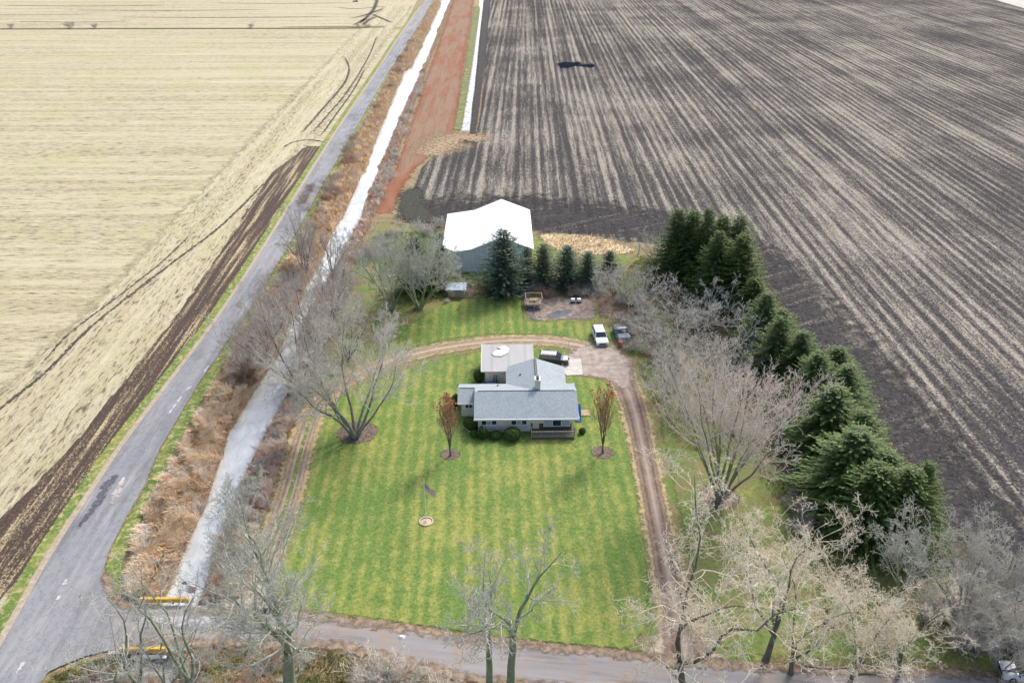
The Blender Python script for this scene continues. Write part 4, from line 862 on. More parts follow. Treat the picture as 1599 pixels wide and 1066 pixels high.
X, Y = XY(865, 569); vehicle('parked_suv', 'black car with silver roof and bonnet parked nose-right behind the garage', 'car', (X, Y + .6, 0), R(-9), 4.8, 1.95, 1.75, MAT['carblack'], MAT['carsilver'])
t = bpy.data.objects['parked_suv']; MB().box((1.7, 0, 1.0), (1.2, 1.5, .06)).build('bonnet', MAT['carsilver'], t, bevel=.02)
X, Y = XY(970, 526); vehicle('old_truck', 'derelict faded blue truck with dusty grey roof at the edge of the bare thicket', 'truck', (X, Y, 0), R(-84), 4.9, 2.1, 1.8, MAT['carblue'], MAT['carroof'], 'pickup')
X, Y = XY(1592, 1058); vehicle('parked_car', 'white car cut off by the bottom right corner of the picture', 'car', (X + .6, Y, 0), R(168), 4.7, 1.9, 1.5, MAT['carwhite'], MAT['carwhite'], 'sedan')

# ------------------------------------------------------------------ vegetation
def m_bark(name, c1, c2, scale=2.0):
    m = NB(name, 0.9, 0.15); tc = m.n('ShaderNodeTexCoord').outputs['Object']
    f = m.noise(tc, scale, 4, .7); m.color(m.mix(m.rng(f, .3, .7), c1, c2)); return m.m
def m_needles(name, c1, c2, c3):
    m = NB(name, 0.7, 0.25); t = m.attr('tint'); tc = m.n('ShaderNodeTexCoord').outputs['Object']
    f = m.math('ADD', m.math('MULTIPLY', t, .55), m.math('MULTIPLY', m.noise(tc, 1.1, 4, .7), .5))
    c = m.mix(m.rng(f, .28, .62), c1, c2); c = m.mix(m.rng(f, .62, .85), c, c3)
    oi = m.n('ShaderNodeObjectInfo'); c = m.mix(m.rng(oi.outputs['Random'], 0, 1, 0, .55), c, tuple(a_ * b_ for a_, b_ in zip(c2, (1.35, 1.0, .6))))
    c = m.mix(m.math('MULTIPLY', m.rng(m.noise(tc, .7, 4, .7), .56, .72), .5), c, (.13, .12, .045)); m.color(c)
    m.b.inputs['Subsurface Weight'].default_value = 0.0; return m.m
def m_tint(name, cols, sc=.3):
    """colour from the per-blade tint plus patches"""
    m = NB(name, 0.9, 0.1); t = m.attr('tint'); r = m.n('ShaderNodeValToRGB')
    f = m.math('ADD', m.math('MULTIPLY', t, .45), m.math('MULTIPLY', m.rng(m.noise(m._pos, sc, 5, .65), .36, .64), .55)); m.L(f, r.inputs[0])
    el = r.color_ramp.elements; n = len(cols)
    while len(el) < n: el.new(0.5)
    for i, c in enumerate(cols): el[i].position = 0.08 + 0.84 * i / (n - 1); el[i].color = (*c, 1)
    m.color(r.outputs[0]); return m.m
BK = {
 'grey': (m_bark('mat_bark_grey', (.15, .15, .12), (.30, .30, .25)), m_bark('mat_twig_grey', (.42, .40, .34), (.64, .62, .54))),
 'pale': (m_bark('mat_bark_dark', (.10, .09, .07), (.19, .19, .14)), m_bark('mat_twig_pale', (.64, .56, .41), (.88, .81, .66))),
 'green': (m_bark('mat_bark_green', (.16, .19, .11), (.30, .33, .22)), m_bark('mat_twig_green', (.36, .38, .30), (.56, .56, .49))),
 'brown': (m_bark('mat_bark_brown', (.09, .075, .065), (.19, .165, .15)), m_bark('mat_twig_brown', (.34, .30, .26), (.56, .51, .45))),
 'pink': (m_bark('mat_bark_olive', (.15, .16, .10), (.28, .29, .20)), m_bark('mat_twig_pink', (.54, .47, .40), (.80, .71, .62))),
 'rust': (m_bark('mat_bark_rust', (.13, .11, .09), (.22, .19, .15)), m_bark('mat_twig_rust', (.30, .20, .14), (.50, .34, .23))),
}
def tubes(paths):
    """paths: list of (pts (k,3), radii (k,), sides) -> V, F (quads)"""
    groups = {}
    for p, r, s in paths: groups.setdefault((len(p), s), []).append((p, r))
    Vs, Fs, base = [], [], 0
    for (k, s), lst in groups.items():
        Pm = np.array([a for a, _ in lst]); Rm = np.array([b for _, b in lst]); n = len(lst)
        D = np.empty_like(Pm); D[:, 1:-1] = Pm[:, 2:] - Pm[:, :-2]; D[:, 0] = Pm[:, 1] - Pm[:, 0]; D[:, -1] = Pm[:, -1] - Pm[:, -2]
        D /= np.linalg.norm(D, axis=2, keepdims=True) + 1e-9
        up = np.zeros((n, 1, 3)); m0 = D.mean(1); steep = np.abs(m0[:, 2]) > .85
        up[:, 0, 2] = ~steep; up[:, 0, 0] = steep
        A = np.cross(D, np.broadcast_to(up, D.shape)); A /= np.linalg.norm(A, axis=2, keepdims=True) + 1e-9; B = np.cross(D, A)
        th = 2 * np.pi * np.arange(s) / s
        V = Pm[:, :, None, :] + (A[:, :, None, :] * np.cos(th)[:, None] + B[:, :, None, :] * np.sin(th)[:, None]) * Rm[:, :, None, None]
        Vs.append(V.reshape(-1, 3)); j = np.arange(s); j2 = (j + 1) % s; i = np.arange(k - 1)[:, None] * s
        q = np.stack([i + j, i + j2, i + s + j2, i + s + j], -1).reshape(-1, 4)
        Fs.append((q[None] + (np.arange(n) * k * s)[:, None, None] + base).reshape(-1, 4)); base += n * k * s
    return np.concatenate(Vs), np.concatenate(Fs)
def unit(v): return v / (np.linalg.norm(v) + 1e-9)
def grow_tree(seed, H, spread, trunk_r, stems=1, fork=0.22, limbs=7, sub=7, twigs=7, fine=4, upward=0.5, lean=(0, 0), twig_r=0.011, kids_from=0.25, wander=0.22):
    """leafless broadleaf tree; returns (trunk paths, branch paths)"""
    rg = np.random.RandomState(seed); trunk, br = [], []
    def path(p, d, L, r0, r1, k, wand, up):
        pts = [p]; d = unit(d)
        for i in range(k - 1):
            d = unit(d + rg.randn(3) * wand + np.array([0, 0, up])); pts.append(pts[-1] + d * L / (k - 1))
        return np.array(pts), np.linspace(r0, r1, k)
    def perp(d, ang, az):
        a = unit(np.cross(d, [0, 0, 1.0] if abs(d[2]) < .95 else [1.0, 0, 0])); b = np.cross(d, a)
        return unit(d * math.cos(ang) + (a * math.cos(az) + b * math.sin(az)) * math.sin(ang))
    def at(pts, t):
        x = t * (len(pts) - 1); i = min(int(x), len(pts) - 2); return pts[i] + (pts[i + 1] - pts[i]) * (x - i), unit(pts[i + 1] - pts[i])
    def sprout(pts, rad, L, lvl):
        n = (0, limbs, sub, twigs, fine)[lvl] if lvl < 5 else 0
        if lvl > 4: return
        az0 = rg.rand() * 6.28
        for q in range(n):
            t = kids_from + (1 - kids_from) * (q + rg.rand()) / n if lvl > 1 else 0.2 + 0.8 * (q + rg.rand()) / n
            t = min(t, 0.99); p, d = at(pts, t); ang = (R(48), R(44), R(46), R(48))[lvl - 1] * (0.65 + 0.6 * rg.rand())
            dd = perp(d, ang, az0 + q * 2.4 + rg.randn() * .4)
            if lvl <= 2: dd = unit(dd + np.array([0, 0, .25 * upward]))
            l = L * (0.62, 0.50, 0.46, 0.46)[lvl - 1] * (1.1 - .55 * t) * (.7 + .6 * rg.rand())
            r = max(twig_r, np.interp(t, np.linspace(0, 1, len(rad)), rad) * (.6, .55, .5, .5)[lvl - 1])
            k = (6, 5, 4, 3)[lvl - 1]; w = wander * (1, 1.15, 1.3, 1.4)[lvl - 1]
            pp, rr = path(p, dd, l, r, max(r * .3, twig_r * .6), k, w, .04 + .06 * upward)
            (trunk if lvl == 1 and r > trunk_r * .45 else br).append((pp, rr, (6, 5, 3, 3)[lvl - 1]))
            sprout(pp, rr, l, lvl + 1)
    if stems == 1:
        hb_ = H * fork; p0, r0 = path(np.zeros(3), np.array([lean[0], lean[1], 1.]), hb_, trunk_r * 1.25, trunk_r * .9, 5, .05, .02)
        r0[0] = trunk_r * 1.6; trunk.append((p0, r0, 8)); top = p0[-1]; n = max(3, limbs // 2)
        for q in range(n):
            az = 6.28 * q / n + rg.rand() * .8; out = spread / H * (.75 + .5 * rg.rand()) if q else .12
            d = unit(np.array([math.cos(az) * out * 1.25, math.sin(az) * out * 1.25, 1.])); L = (H - hb_) * (.82 + .25 * rg.rand()) * (1 + .35 * out)
            p, r = path(top - d * .2, d, L, trunk_r * .62, .03, 8, wander * .6, .03); trunk.append((p, r, 6)); sprout(p, r, L * .8, 1)
    else:
        for q in range(stems):
            az = 6.28 * q / stems + rg.rand() * .9; out = spread / H * (.55 + .8 * rg.rand()); L = H * (.75 + .3 * rg.rand()) * (1 + .3 * out)
            s0 = np.array([math.cos(az), math.sin(az), 0]) * trunk_r * .8; d = unit(np.array([math.cos(az) * out, math.sin(az) * out, 1.]) + np.array([lean[0], lean[1], 0]))
            p, r = path(s0, d, L, trunk_r * (.5 + .3 * rg.rand()), .03, 9, wander * .5, .02); r[0] *= 1.4; trunk.append((p, r, 6))
            ps = p[1:]; sprout(ps, r[1:], L * .72, 1)
    return trunk, br
TREE_ID = [0]
def tree_thing(name, label, bx, by, group, mats, trunk, br, rot=0, parts=('trunk', 'branches')):
    t = thing(name, label, 'tree', (*XY(bx, by), 0), rot, group)
    V, F = tubes(trunk); o = link(parts[0], np_mesh(parts[0], V, F, mats[0], True), t)
    V, F = tubes(br); o2 = link(parts[1], np_mesh(parts[1], V, F, mats[1], False), t)
    return t
def th(bx, by, ty, f=.85): return height_at(bx, by, ty) * f
G_B = 'leafless trees around the property'
def bare(label, bx, by, ty, spread, kind, f=.85, group=G_B, name='bare_tree', **k):
    H = th(bx, by, ty, f); TREE_ID[0] += 1
    tr, br = grow_tree(100 + TREE_ID[0], H, spread, k.pop('trunk_r', H * .02), **k)
    return tree_thing(name, label, bx, by, group, BK[kind], tr, br)
def recopy(src, label, bx, by, ty, f=.85, rot=0, sxy=1.0):
    h0 = src['h0']; t = copy_tree(src); X, Y = XY(bx, by); t.location = (X, Y, 0); s = th(bx, by, ty, f) / h0
    t.scale = (s * sxy, s * sxy, s); t.rotation_euler = (0, 0, rot); t['label'] = label; return t
def keep(t, bx, by, ty, f=.85): t['h0'] = th(bx, by, ty, f); return t
T1 = bare('large spreading leafless tree in a brown mulch ring on the left of the lawn', 556, 682, 490, 9.0, 'grey', .86, stems=8, trunk_r=.36, limbs=9, sub=8, twigs=8, fine=3, twig_r=.017)
T1.rotation_euler = (0, 0, R(165))
T4 = bare('big rounded pinkish leafless tree in a mulch ring right of the drive', 1124, 782, 556, 6.2, 'pink', .80, stems=13, trunk_r=.26, limbs=8, sub=7, twigs=6, fine=2, twig_r=.018, upward=1.2, wander=.17)
A = bare('pale twiggy oak left of the others, over the right drive mouth at the bottom', 1066, 1080, 800, 8.4, 'pale', .93, fork=.2, trunk_r=.32, lean=(-.10, .05), limbs=9, sub=6, twigs=6, fine=3, twig_r=.022, wander=.42)
keep(A, 1082, 1078, 800, .93)
recopy(A, 'pale twiggy oak with the widest crown just right of the drive mouth', 1195, 1032, 790, .92, R(200), .9)
recopy(A, 'pale twiggy oak right of the widest one, before the dark evergreens', 1290, 975, 840, .92, R(330), .95)
recopy(A, 'pale twiggy oak on the side road edge nearest the bottom, third from the right drive', 1325, 1072, 930, .95, R(80), 1.1)
recopy(A, 'pale twiggy oak standing alone between the oaks and the slender green one', 1235, 1052, 905, 1.0, R(40), 1.1)
recopy(A, 'pale twiggy oak between the evergreens and the grey corner brush', 1400, 1060, 930, .9, R(250), 1.1)
B_ = bare('slender green-grey leafless tree before the last evergreen of the row', 1392, 960, 830, 3.2, 'green', .9, fork=.3, limbs=9, sub=7, twigs=7, fine=3, twig_r=.018)
C_ = bare('broad grey many-stemmed leafless tree at the right edge beside the dark soil', 1505, 985, 872, 6.5, 'grey', 1.0, stems=11, trunk_r=.24, limbs=9, sub=7, twigs=6, fine=3, upward=.9, twig_r=.018)
keep(C_, 1505, 985, 872, 1.0); recopy(C_, 'grey many-stemmed leafless tree cut off by the right picture edge', 1597, 1012, 905, 1.0, R(80))
recopy(C_, 'low grey thicket tree just above the white car in the corner', 1560, 1048, 985, 1.0, R(190), 1.1)
D_ = bare('thick-trunked leafless tree at the bottom, right of the stone number block', 452, 1088, 800, 5.5, 'green', .92, fork=.34, trunk_r=.5, limbs=10, sub=8, twigs=8, fine=4, twig_r=.015)
E_ = bare('open forked leafless tree below the bridge, standing tallest at the bottom', 308, 1100, 885, 6.0, 'green', .95, fork=.2, trunk_r=.26, limbs=6, sub=5, twigs=6, fine=2, wander=.3, twig_r=.015)
keep(E_, 308, 1100, 885, .95); recopy(E_, 'open leafless tree leaning left, at the bottom left below the nearer guardrail', 222, 1108, 915, .95, R(150), 1.15)
recopy(E_, 'small open leafless tree between the two bigger ones by the bridge', 268, 1104, 965, .95, R(250))
F_ = bare('slim leafless tree with a pale stem in front of the lawn, left of a pair', 766, 1078, 880, 3.6, 'green', .9, fork=.45, limbs=7, sub=7, twigs=7, fine=3, wander=.28, twig_r=.016)
keep(F_, 766, 1078, 880, .9); recopy(F_, 'slim leafless tree leaning right in front of the lawn, right of a pair', 797, 1080, 858, .9, R(140), 1.1)
G_ = bare('airy multi-stemmed leafless tree between the ditch and the dark fir', 612, 485, 362, 6.5, 'green', .85, stems=6, trunk_r=.24, limbs=7, sub=7, twigs=6, fine=2, twig_r=.02)
H_ = bare('dense pale grey leafless tree in front of the dark fir and the barn', 655, 482, 362, 7.5, 'green', .82, stems=10, trunk_r=.3, limbs=9, sub=7, twigs=7, fine=3, twig_r=.021)
I_ = bare('dark straight-stemmed leafless tree on the ditch bank nearest the road', 478, 425, 345, 5.0, 'brown', .95, stems=8, trunk_r=.22, limbs=7, sub=6, twigs=6, fine=3, upward=.9, twig_r=.018)
keep(I_, 478, 425, 345, .95); recopy(I_, 'dark leafless tree right of the ditch, below the white stretch of water', 520, 430, 368, .95, R(100), .9)
J_ = bare('tall grey-brown leafless tree on the right ditch bank above the left drive', 470, 612, 468, 6.5, 'brown', .85, stems=8, trunk_r=.24, limbs=8, sub=7, twigs=6, fine=2, twig_r=.019)
keep(J_, 470, 612, 468, .85)
for (lab, bx, by, ty, r, s) in (('grey-brown leafless tree over the ditch water halfway up the tree clump', 500, 548, 425, 60, .95), ('grey-brown leafless tree at the top of the clump where the ditch reappears', 520, 498, 400, 200, .9),
        ('low brown leafless tree on the roadside bank of the ditch', 418, 548, 470, 290, 1.0), ('brown leafless tree nearest the road bend of the clump', 440, 498, 425, 20, 1.0), ('small brown leafless tree at the lower left end of the clump', 390, 590, 525, 130, 1.1), ('brown leafless tree left of the large spreading tree', 545, 560, 460, 330, .95)):
    recopy(J_, lab, bx, by, ty, .85, R(r), s)
K_ = bare('pale grey leafless tree behind the old blue truck', 1040, 562, 485, 6, 'grey', .8, stems=9, trunk_r=.17, limbs=7, sub=5, twigs=5, fine=2, wander=.3, twig_r=.021)
keep(K_, 1040, 562, 485, .8)
for (lab, bx, by, ty, r, s) in (('grey leafless tree at the top of the thicket next to the evergreens', 1110, 520, 446, 50, 1.1), ('grey leafless tree in the middle of the thicket', 1062, 508, 446, 100, 1.1), ('leafless tree right behind the beehive boxes', 985, 478, 405, 160, 1.0), ('low leafless tree between the small spruces and the thicket', 958, 462, 408, 210, .9),
        ('grey leafless tree nearest the drive bend in the thicket', 1040, 622, 545, 260, .9), ('leafless tree between the drive and the big pinkish tree', 1072, 655, 580, 310, .85), ('leafless tree against the evergreens above the big pinkish tree', 1140, 580, 500, 10, 1.0), ('leafless tree in the upper left of the thicket near the basin', 1008, 520, 460, 75, 1.0), ('small leafless tree behind the dry grass patch', 1022, 408, 355, 120, .8), ('leafless tree on the lower right rim of the thicket', 1102, 615, 535, 145, .9)):
    recopy(K_, lab, bx, by, ty, .8, R(r), s)
# mulch rings
MAT['mulch'] = m_patch('mat_mulch', (0.06, 0.045, 0.035), (0.24, 0.19, 0.15), 3.0, 1.5, sharp=1.5, bias=.1)
def disc(name, bx, by, r, mat, z=.10):
    X, Y = XY(bx, by); return poly_sheet(name, [(X + r * math.cos(a * .52) , Y + r * math.sin(a * .52)) for a in range(12)], z, mat, .5, smooth=True, world=True)
disc('mulch_ring', 558, 676, 3.0, MAT['mulch']); disc('mulch_ring', 1123, 776, 2.6, MAT['mulch']); disc('mulch_ring', 703, 710, 1.5, MAT['mulch']); disc('mulch_ring', 941, 707, 1.7, MAT['mulch'])
# narrow young trees that kept some russet leaves
def leaf_mesh(seed, br, n, size, frac_top=0.0):
    rg = np.random.RandomState(seed); pts = np.concatenate([p for p, r, s in br]); z = pts[:, 2] / pts[:, 2].max(); pr = np.clip((z - frac_top) / (1 - frac_top), .01, 1) ** 2.2
    idx = rg.choice(len(pts), n, p=pr / pr.sum()); c = pts[idx] + rg.randn(n, 3) * .12
    a = rg.randn(n, 3); a /= np.linalg.norm(a, axis=1)[:, None]; b = np.cross(a, rg.randn(n, 3)); b /= np.linalg.norm(b, axis=1)[:, None]; s = size * (.6 + .8 * rg.rand(n, 1))
    V = np.stack([c - a * s, c + b * s * .6, c + a * s, c - b * s * .6], 1).reshape(-1, 3); F = np.arange(n * 4).reshape(-1, 4); return V, F, np.repeat(rg.rand(n), 4)
MAT['russet'] = m_tint('mat_russet_leaves', [(.42, .10, .05), (.52, .18, .09), (.46, .27, .15)])
for lab, bx, by, ty, fr, nl, kk in (('narrow young tree with many russet leaves at the left corner of the house', 704, 712, 614, .30, 420, 0), ('narrow young tree with russet leaves at its top, right of the house', 941, 708, 598, .62, 260, 1)):
    H = th(bx, by, ty, .88); tr, br = grow_tree(50 + kk, H * .93, 1.5, .13, stems=1, fork=.14, limbs=11, sub=6, twigs=4, fine=1, upward=1.4, wander=.14, twig_r=.013)
    for L_ in (tr, br):
        for p, r, s in L_: p[:, :2] *= .55
    t = tree_thing('young_tree', lab, bx, by, 'narrow young trees beside the house', BK['rust'], tr, br)
    V, F, ti = leaf_mesh(kk, br, nl, .13, fr); link('leaves', np_mesh('leaves', V, F, MAT['russet'], attrs={'tint': ti}), t)
# conifers
def conifer_mesh(seed, H, Rad, dens=1.0, base=.03, shape=.72, droop=.35, size=.5):
    rg = np.random.RandomState(seed); Vs, T = [], []; br = []
    nb = int(H * 24 * dens)
    for q in range(nb):
        t = (q + rg.rand()) / nb; z0 = H * (base + (1 - base) * t); L = Rad * ((1 - t) ** shape) * (.62 + .48 * rg.rand()) + .22
        az = q * 2.39996 + rg.randn() * .25; L *= 1 + .16 * math.sin(az * 3 + seed) * math.sin(z0 * 1.3 + seed); d = np.array([math.cos(az), math.sin(az), 0]); k = 5
        up = .55 * t - .02; s = np.linspace(0, 1, k); P_ = np.zeros(3) + d * (s * L)[:, None]; P_[:, 2] = z0 + L * (s * up - droop * s ** 1.6 * (1 - t * .6) + .16 * s ** 4)
        br.append((P_, np.linspace(.035, .008, k), 3)); n = max(5, int(L / .07)); u = np.clip(.12 + .92 * (np.arange(n) + rg.rand(n)) / n, 0, 1.02)
        c = np.stack([np.interp(u, s, P_[:, i]) for i in range(3)], 1); side = np.where(np.arange(n) % 2 == 0, 1, -1)[:, None] * np.array([-d[1], d[0], 0]); w = np.minimum(1, (1.12 - u))[:, None]
        dirv = d[None] * (.55 + .3 * rg.rand(n, 1)) + side * (.75 + .3 * rg.rand(n, 1)) * w + np.array([0, 0, 1.]) * (rg.randn(n, 1) * .25 - .18 + .25 * t)
        dirv /= np.linalg.norm(dirv, axis=1)[:, None]; ln = size * .82 * (.5 + .75 * rg.rand(n, 1)) * (.5 + .6 * w) * (1 - .2 * t); wd = np.cross(dirv, np.array([0, 0, 1.]) + rg.randn(n, 3) * .5); wd /= np.linalg.norm(wd, axis=1)[:, None] + 1e-9; wd *= ln * .23
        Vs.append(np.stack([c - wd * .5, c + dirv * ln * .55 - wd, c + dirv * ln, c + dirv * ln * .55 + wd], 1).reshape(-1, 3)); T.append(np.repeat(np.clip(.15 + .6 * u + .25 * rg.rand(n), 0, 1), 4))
    V = np.concatenate(Vs); return V, np.arange(len(V)).reshape(-1, 4), np.concatenate(T), br
MAT['spruce'] = m_needles('mat_spruce_needles', (.026, .062, .014), (.066, .130, .028), (.16, .235, .065))
MAT['bluespruce'] = m_needles('mat_blue_spruce_needles', (.030, .070, .040), (.065, .125, .075), (.16, .24, .16))
CON = {}
def conifer_proto(kind, mat, seed, H, Rad, **k):
    V, F, T, br = conifer_mesh(seed, H, Rad, **k); me = np_mesh('foliage', V, F, mat, attrs={'tint': T})
    tr = [(np.array([[0, 0, 0], [0, 0, H * .35], [0.02, 0, H * .7], [0, 0, H * .98]]), np.array([H * .02, H * .014, H * .008, .012]), 7)]
    V, F = tubes(tr + br[::2]); CON[kind] = (me, np_mesh('trunk', V, F, BK['brown'][0], True), H, Rad)
for i in range(3): conifer_proto('n%d' % i, MAT['spruce'], 11 + i, 12.0, 3.3, dens=1.5, droop=.22 + .06 * i)
for i in range(2): conifer_proto('b%d' % i, MAT['bluespruce'], 31 + i, 9.0, 2.6, dens=1.7, droop=.05, size=.42, shape=.62)
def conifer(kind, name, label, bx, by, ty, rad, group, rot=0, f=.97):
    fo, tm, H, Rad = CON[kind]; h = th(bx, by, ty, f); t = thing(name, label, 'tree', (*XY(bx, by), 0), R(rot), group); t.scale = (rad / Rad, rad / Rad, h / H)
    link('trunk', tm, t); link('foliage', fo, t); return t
g = 'spruces in front of the barn'
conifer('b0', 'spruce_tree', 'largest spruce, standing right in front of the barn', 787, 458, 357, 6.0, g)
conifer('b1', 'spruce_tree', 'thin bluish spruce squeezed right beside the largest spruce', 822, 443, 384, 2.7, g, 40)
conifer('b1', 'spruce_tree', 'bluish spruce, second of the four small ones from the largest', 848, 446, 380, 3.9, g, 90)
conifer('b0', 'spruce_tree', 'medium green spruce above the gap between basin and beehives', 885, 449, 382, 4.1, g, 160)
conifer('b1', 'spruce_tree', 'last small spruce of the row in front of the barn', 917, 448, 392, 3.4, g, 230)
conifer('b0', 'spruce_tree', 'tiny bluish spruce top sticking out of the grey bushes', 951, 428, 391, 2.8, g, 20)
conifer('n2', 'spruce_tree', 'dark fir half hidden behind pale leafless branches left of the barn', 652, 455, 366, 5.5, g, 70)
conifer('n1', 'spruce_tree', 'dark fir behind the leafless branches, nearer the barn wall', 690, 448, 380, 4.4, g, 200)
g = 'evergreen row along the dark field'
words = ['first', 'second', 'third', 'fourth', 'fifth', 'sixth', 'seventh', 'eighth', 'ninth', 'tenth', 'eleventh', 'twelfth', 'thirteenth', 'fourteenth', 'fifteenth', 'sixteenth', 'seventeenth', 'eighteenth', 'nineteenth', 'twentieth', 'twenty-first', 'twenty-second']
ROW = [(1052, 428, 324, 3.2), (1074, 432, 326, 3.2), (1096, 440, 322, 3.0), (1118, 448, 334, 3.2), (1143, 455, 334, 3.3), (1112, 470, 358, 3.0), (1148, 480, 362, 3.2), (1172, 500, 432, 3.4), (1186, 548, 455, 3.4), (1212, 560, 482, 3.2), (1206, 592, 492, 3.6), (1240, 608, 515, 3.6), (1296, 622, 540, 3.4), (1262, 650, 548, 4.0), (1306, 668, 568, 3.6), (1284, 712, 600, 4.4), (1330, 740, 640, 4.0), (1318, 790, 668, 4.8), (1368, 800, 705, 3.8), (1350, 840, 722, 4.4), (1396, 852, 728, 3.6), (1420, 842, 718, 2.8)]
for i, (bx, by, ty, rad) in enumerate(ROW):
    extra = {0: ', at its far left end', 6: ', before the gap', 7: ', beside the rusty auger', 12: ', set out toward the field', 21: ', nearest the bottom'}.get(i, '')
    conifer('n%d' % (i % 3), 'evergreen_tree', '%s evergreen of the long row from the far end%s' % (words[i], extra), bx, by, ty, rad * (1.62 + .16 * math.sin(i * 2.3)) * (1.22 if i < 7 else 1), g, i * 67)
# twiggy shrubs
def shrub_proto(seed, H, Rr, kind, n=26, sub=6, tw=5):
    rg = np.random.RandomState(seed); paths = []
    for i in range(n):
        az = rg.rand() * 6.28; out = (rg.rand() ** .6) * Rr / H * 1.1; d = unit(np.array([math.cos(az) * out, math.sin(az) * out, 1.])); L = H * (.7 + .4 * rg.rand()) ; p = np.array([math.cos(az), math.sin(az), 0]) * rg.rand() * .35 * Rr; pts = [p]
        for k in range(4): d = unit(d + rg.randn(3) * .16); pts.append(pts[-1] + d * L / 4)
        pts = np.array(pts); paths.append((pts, np.linspace(.022, .008, 5), 3))
        for q in range(sub):
            t = .25 + .7 * rg.rand(); x = t * 4; j = min(int(x), 3); p = pts[j] + (pts[j + 1] - pts[j]) * (x - j); dd = unit(unit(pts[j + 1] - pts[j]) + rg.randn(3) * .6); l = L * .38 * (1.2 - t); a = [p]
            for k in range(2): dd = unit(dd + rg.randn(3) * .2); a.append(a[-1] + dd * l / 2)
            paths.append((np.array(a), np.array([.011, .009, .006]), 3))
            for w_ in range(tw): dd2 = unit(dd + rg.randn(3) * .6); b = a[1] + (a[2] - a[1]) * rg.rand(); paths.append((np.array([b, b + dd2 * l * .35, b + unit(dd2 + rg.randn(3) * .2) * l * .65]), np.array([.008, .007, .005]), 3))
    V, F = tubes(paths); return np_mesh('shrub', V, F, BK[kind][1])
SH = {k: [shrub_proto(400 + 7 * i + len(k), 2.2, 1.4, k) for i in range(2)] for k in ('brown', 'grey', 'rust', 'pink')}
rgs = random.Random(21)
def shrub(kind, bx, by, h, label, group, w=1.0):
    me = SH[kind][rgs.randrange(2)]; o = link('bare_shrub', me); o.location = (*XY(bx, by), 0); s = h / 2.2; o.scale = (s * w, s * w, s); o.rotation_euler = (0, 0, rgs.random() * 6.28); tag(o, label, 'shrub', group); return o
def zone(kind, poly, n, h0, h1, label, group, w=1.2, zoff=0):
    A_ = np.array(poly, float); x0, y0 = A_.min(0); x1, y1 = A_.max(0); k = 0
    while k < n:
        p = np.array([[rgs.uniform(x0, x1), rgs.uniform(y0, y1)]])
        if not inside(A_, p)[0]: continue
        shrub(kind if isinstance(kind, str) else rgs.choice(kind), p[0, 0], p[0, 1], rgs.uniform(h0, h1), label, group, w); k += 1
zone(['brown', 'rust', 'brown'], [(450, 425), (475, 430), (440, 500), (412, 545), (385, 600), (355, 600), (400, 500)], 24, 1.6, 3.2, 'leafless brown shrub between the road and the ditch beside the tree clump', 'shrubs on the road side of the ditch', 1.3)
zone(['brown', 'grey', 'pink'], [(545, 400), (565, 410), (520, 500), (500, 540), (490, 600), (462, 640), (462, 600), (490, 520)], 30, 2.0, 3.6, 'leafless grey or brown shrub on the yard side of the ditch beside the tree clump', 'shrubs on the yard side of the ditch', 1.3)
zone(['pink', 'rust', 'brown'], [(448, 640), (470, 640), (430, 760), (385, 880), (340, 930), (325, 900), (370, 800), (415, 700)], 30, 1.0, 1.8, 'low reddish shrub on the steep right bank of the lower ditch', 'low shrubs on the right ditch bank', 1.3)
zone(['brown', 'pink', 'grey'], [(560, 405), (600, 360), (690, 352), (690, 365), (620, 372), (585, 420)], 16, 1.5, 2.6, 'leafless shrub on the grass edge left of the barn', 'shrubs left of the barn', 1.3)
zone(['brown', 'grey', 'rust'], [(760, 448), (960, 440), (960, 462), (760, 466)], 34, 1.0, 2.2, 'leafless brushwood shrub at the foot of the small spruces', 'brushwood under the spruces', 1.4)
zone(['brown', 'grey'], [(960, 470), (1010, 460), (1060, 520), (1070, 620), (1020, 600), (985, 560), (960, 520)], 24, 1.2, 2.4, 'leafless undergrowth shrub in the thicket behind the vehicles', 'undergrowth in the thicket', 1.4)
zone(['grey', 'brown'], [(1060, 620), (1110, 600), (1240, 760), (1300, 850), (1250, 840), (1150, 700)], 16, 1.2, 2.2, 'leafless shrub at the feet of the evergreen row', 'shrubs under the evergreen row', 1.3)
zone(['grey', 'brown', 'rust'], [(130, 1066), (175, 1035), (300, 1028), (430, 1030), (520, 1032), (560, 1050), (640, 1066), (640, 1120), (130, 1120)], 46, 0.9, 1.9, 'leafless brush along the lower edge of the side road', 'brush below the side road', 1.5)
zone(['grey', 'pink'], [(540, 1050), (690, 1066), (740, 1085), (640, 1110), (520, 1090)], 5, 2.6, 3.6, 'taller pale brush in front of the side road below the lawn', 'taller brush below the side road', 1.3)
zone(['grey', 'pink'], [(1420, 930), (1500, 930), (1599, 960), (1599, 1035), (1480, 1020)], 26, 1.6, 3.0, 'leafless brush in the tangled corner at the right edge', 'brush in the right corner', 1.4)
zone(['pink', 'brown'], [(700, 440), (735, 445), (740, 470), (690, 474)], 6, .9, 1.6, 'low twiggy shrub around the pale blue shed', 'shrubs around the shed', 1.3)
zone(['brown', 'grey'], [(0, 44), (580, 42), (580, 43.5), (0, 46)], 2, 2.0, 2.5, 'far-off dark bush on the boundary drain across the pale field', 'bushes on the boundary drain', 1.4)
for bx_, lab_ in ((18, 'far-off bush at the left edge on the boundary drain'), (110, 'tallest far-off bush on the boundary drain, near the left edge'), (148, 'dark low bush on the boundary drain, right of the tallest one'), (392, 'lone far-off bush halfway along the boundary drain')):
    shrub('brown', bx_, 44.5, 4.2 if bx_ == 110 else 3.0, lab_, 'bushes on the boundary drain', 1.1)
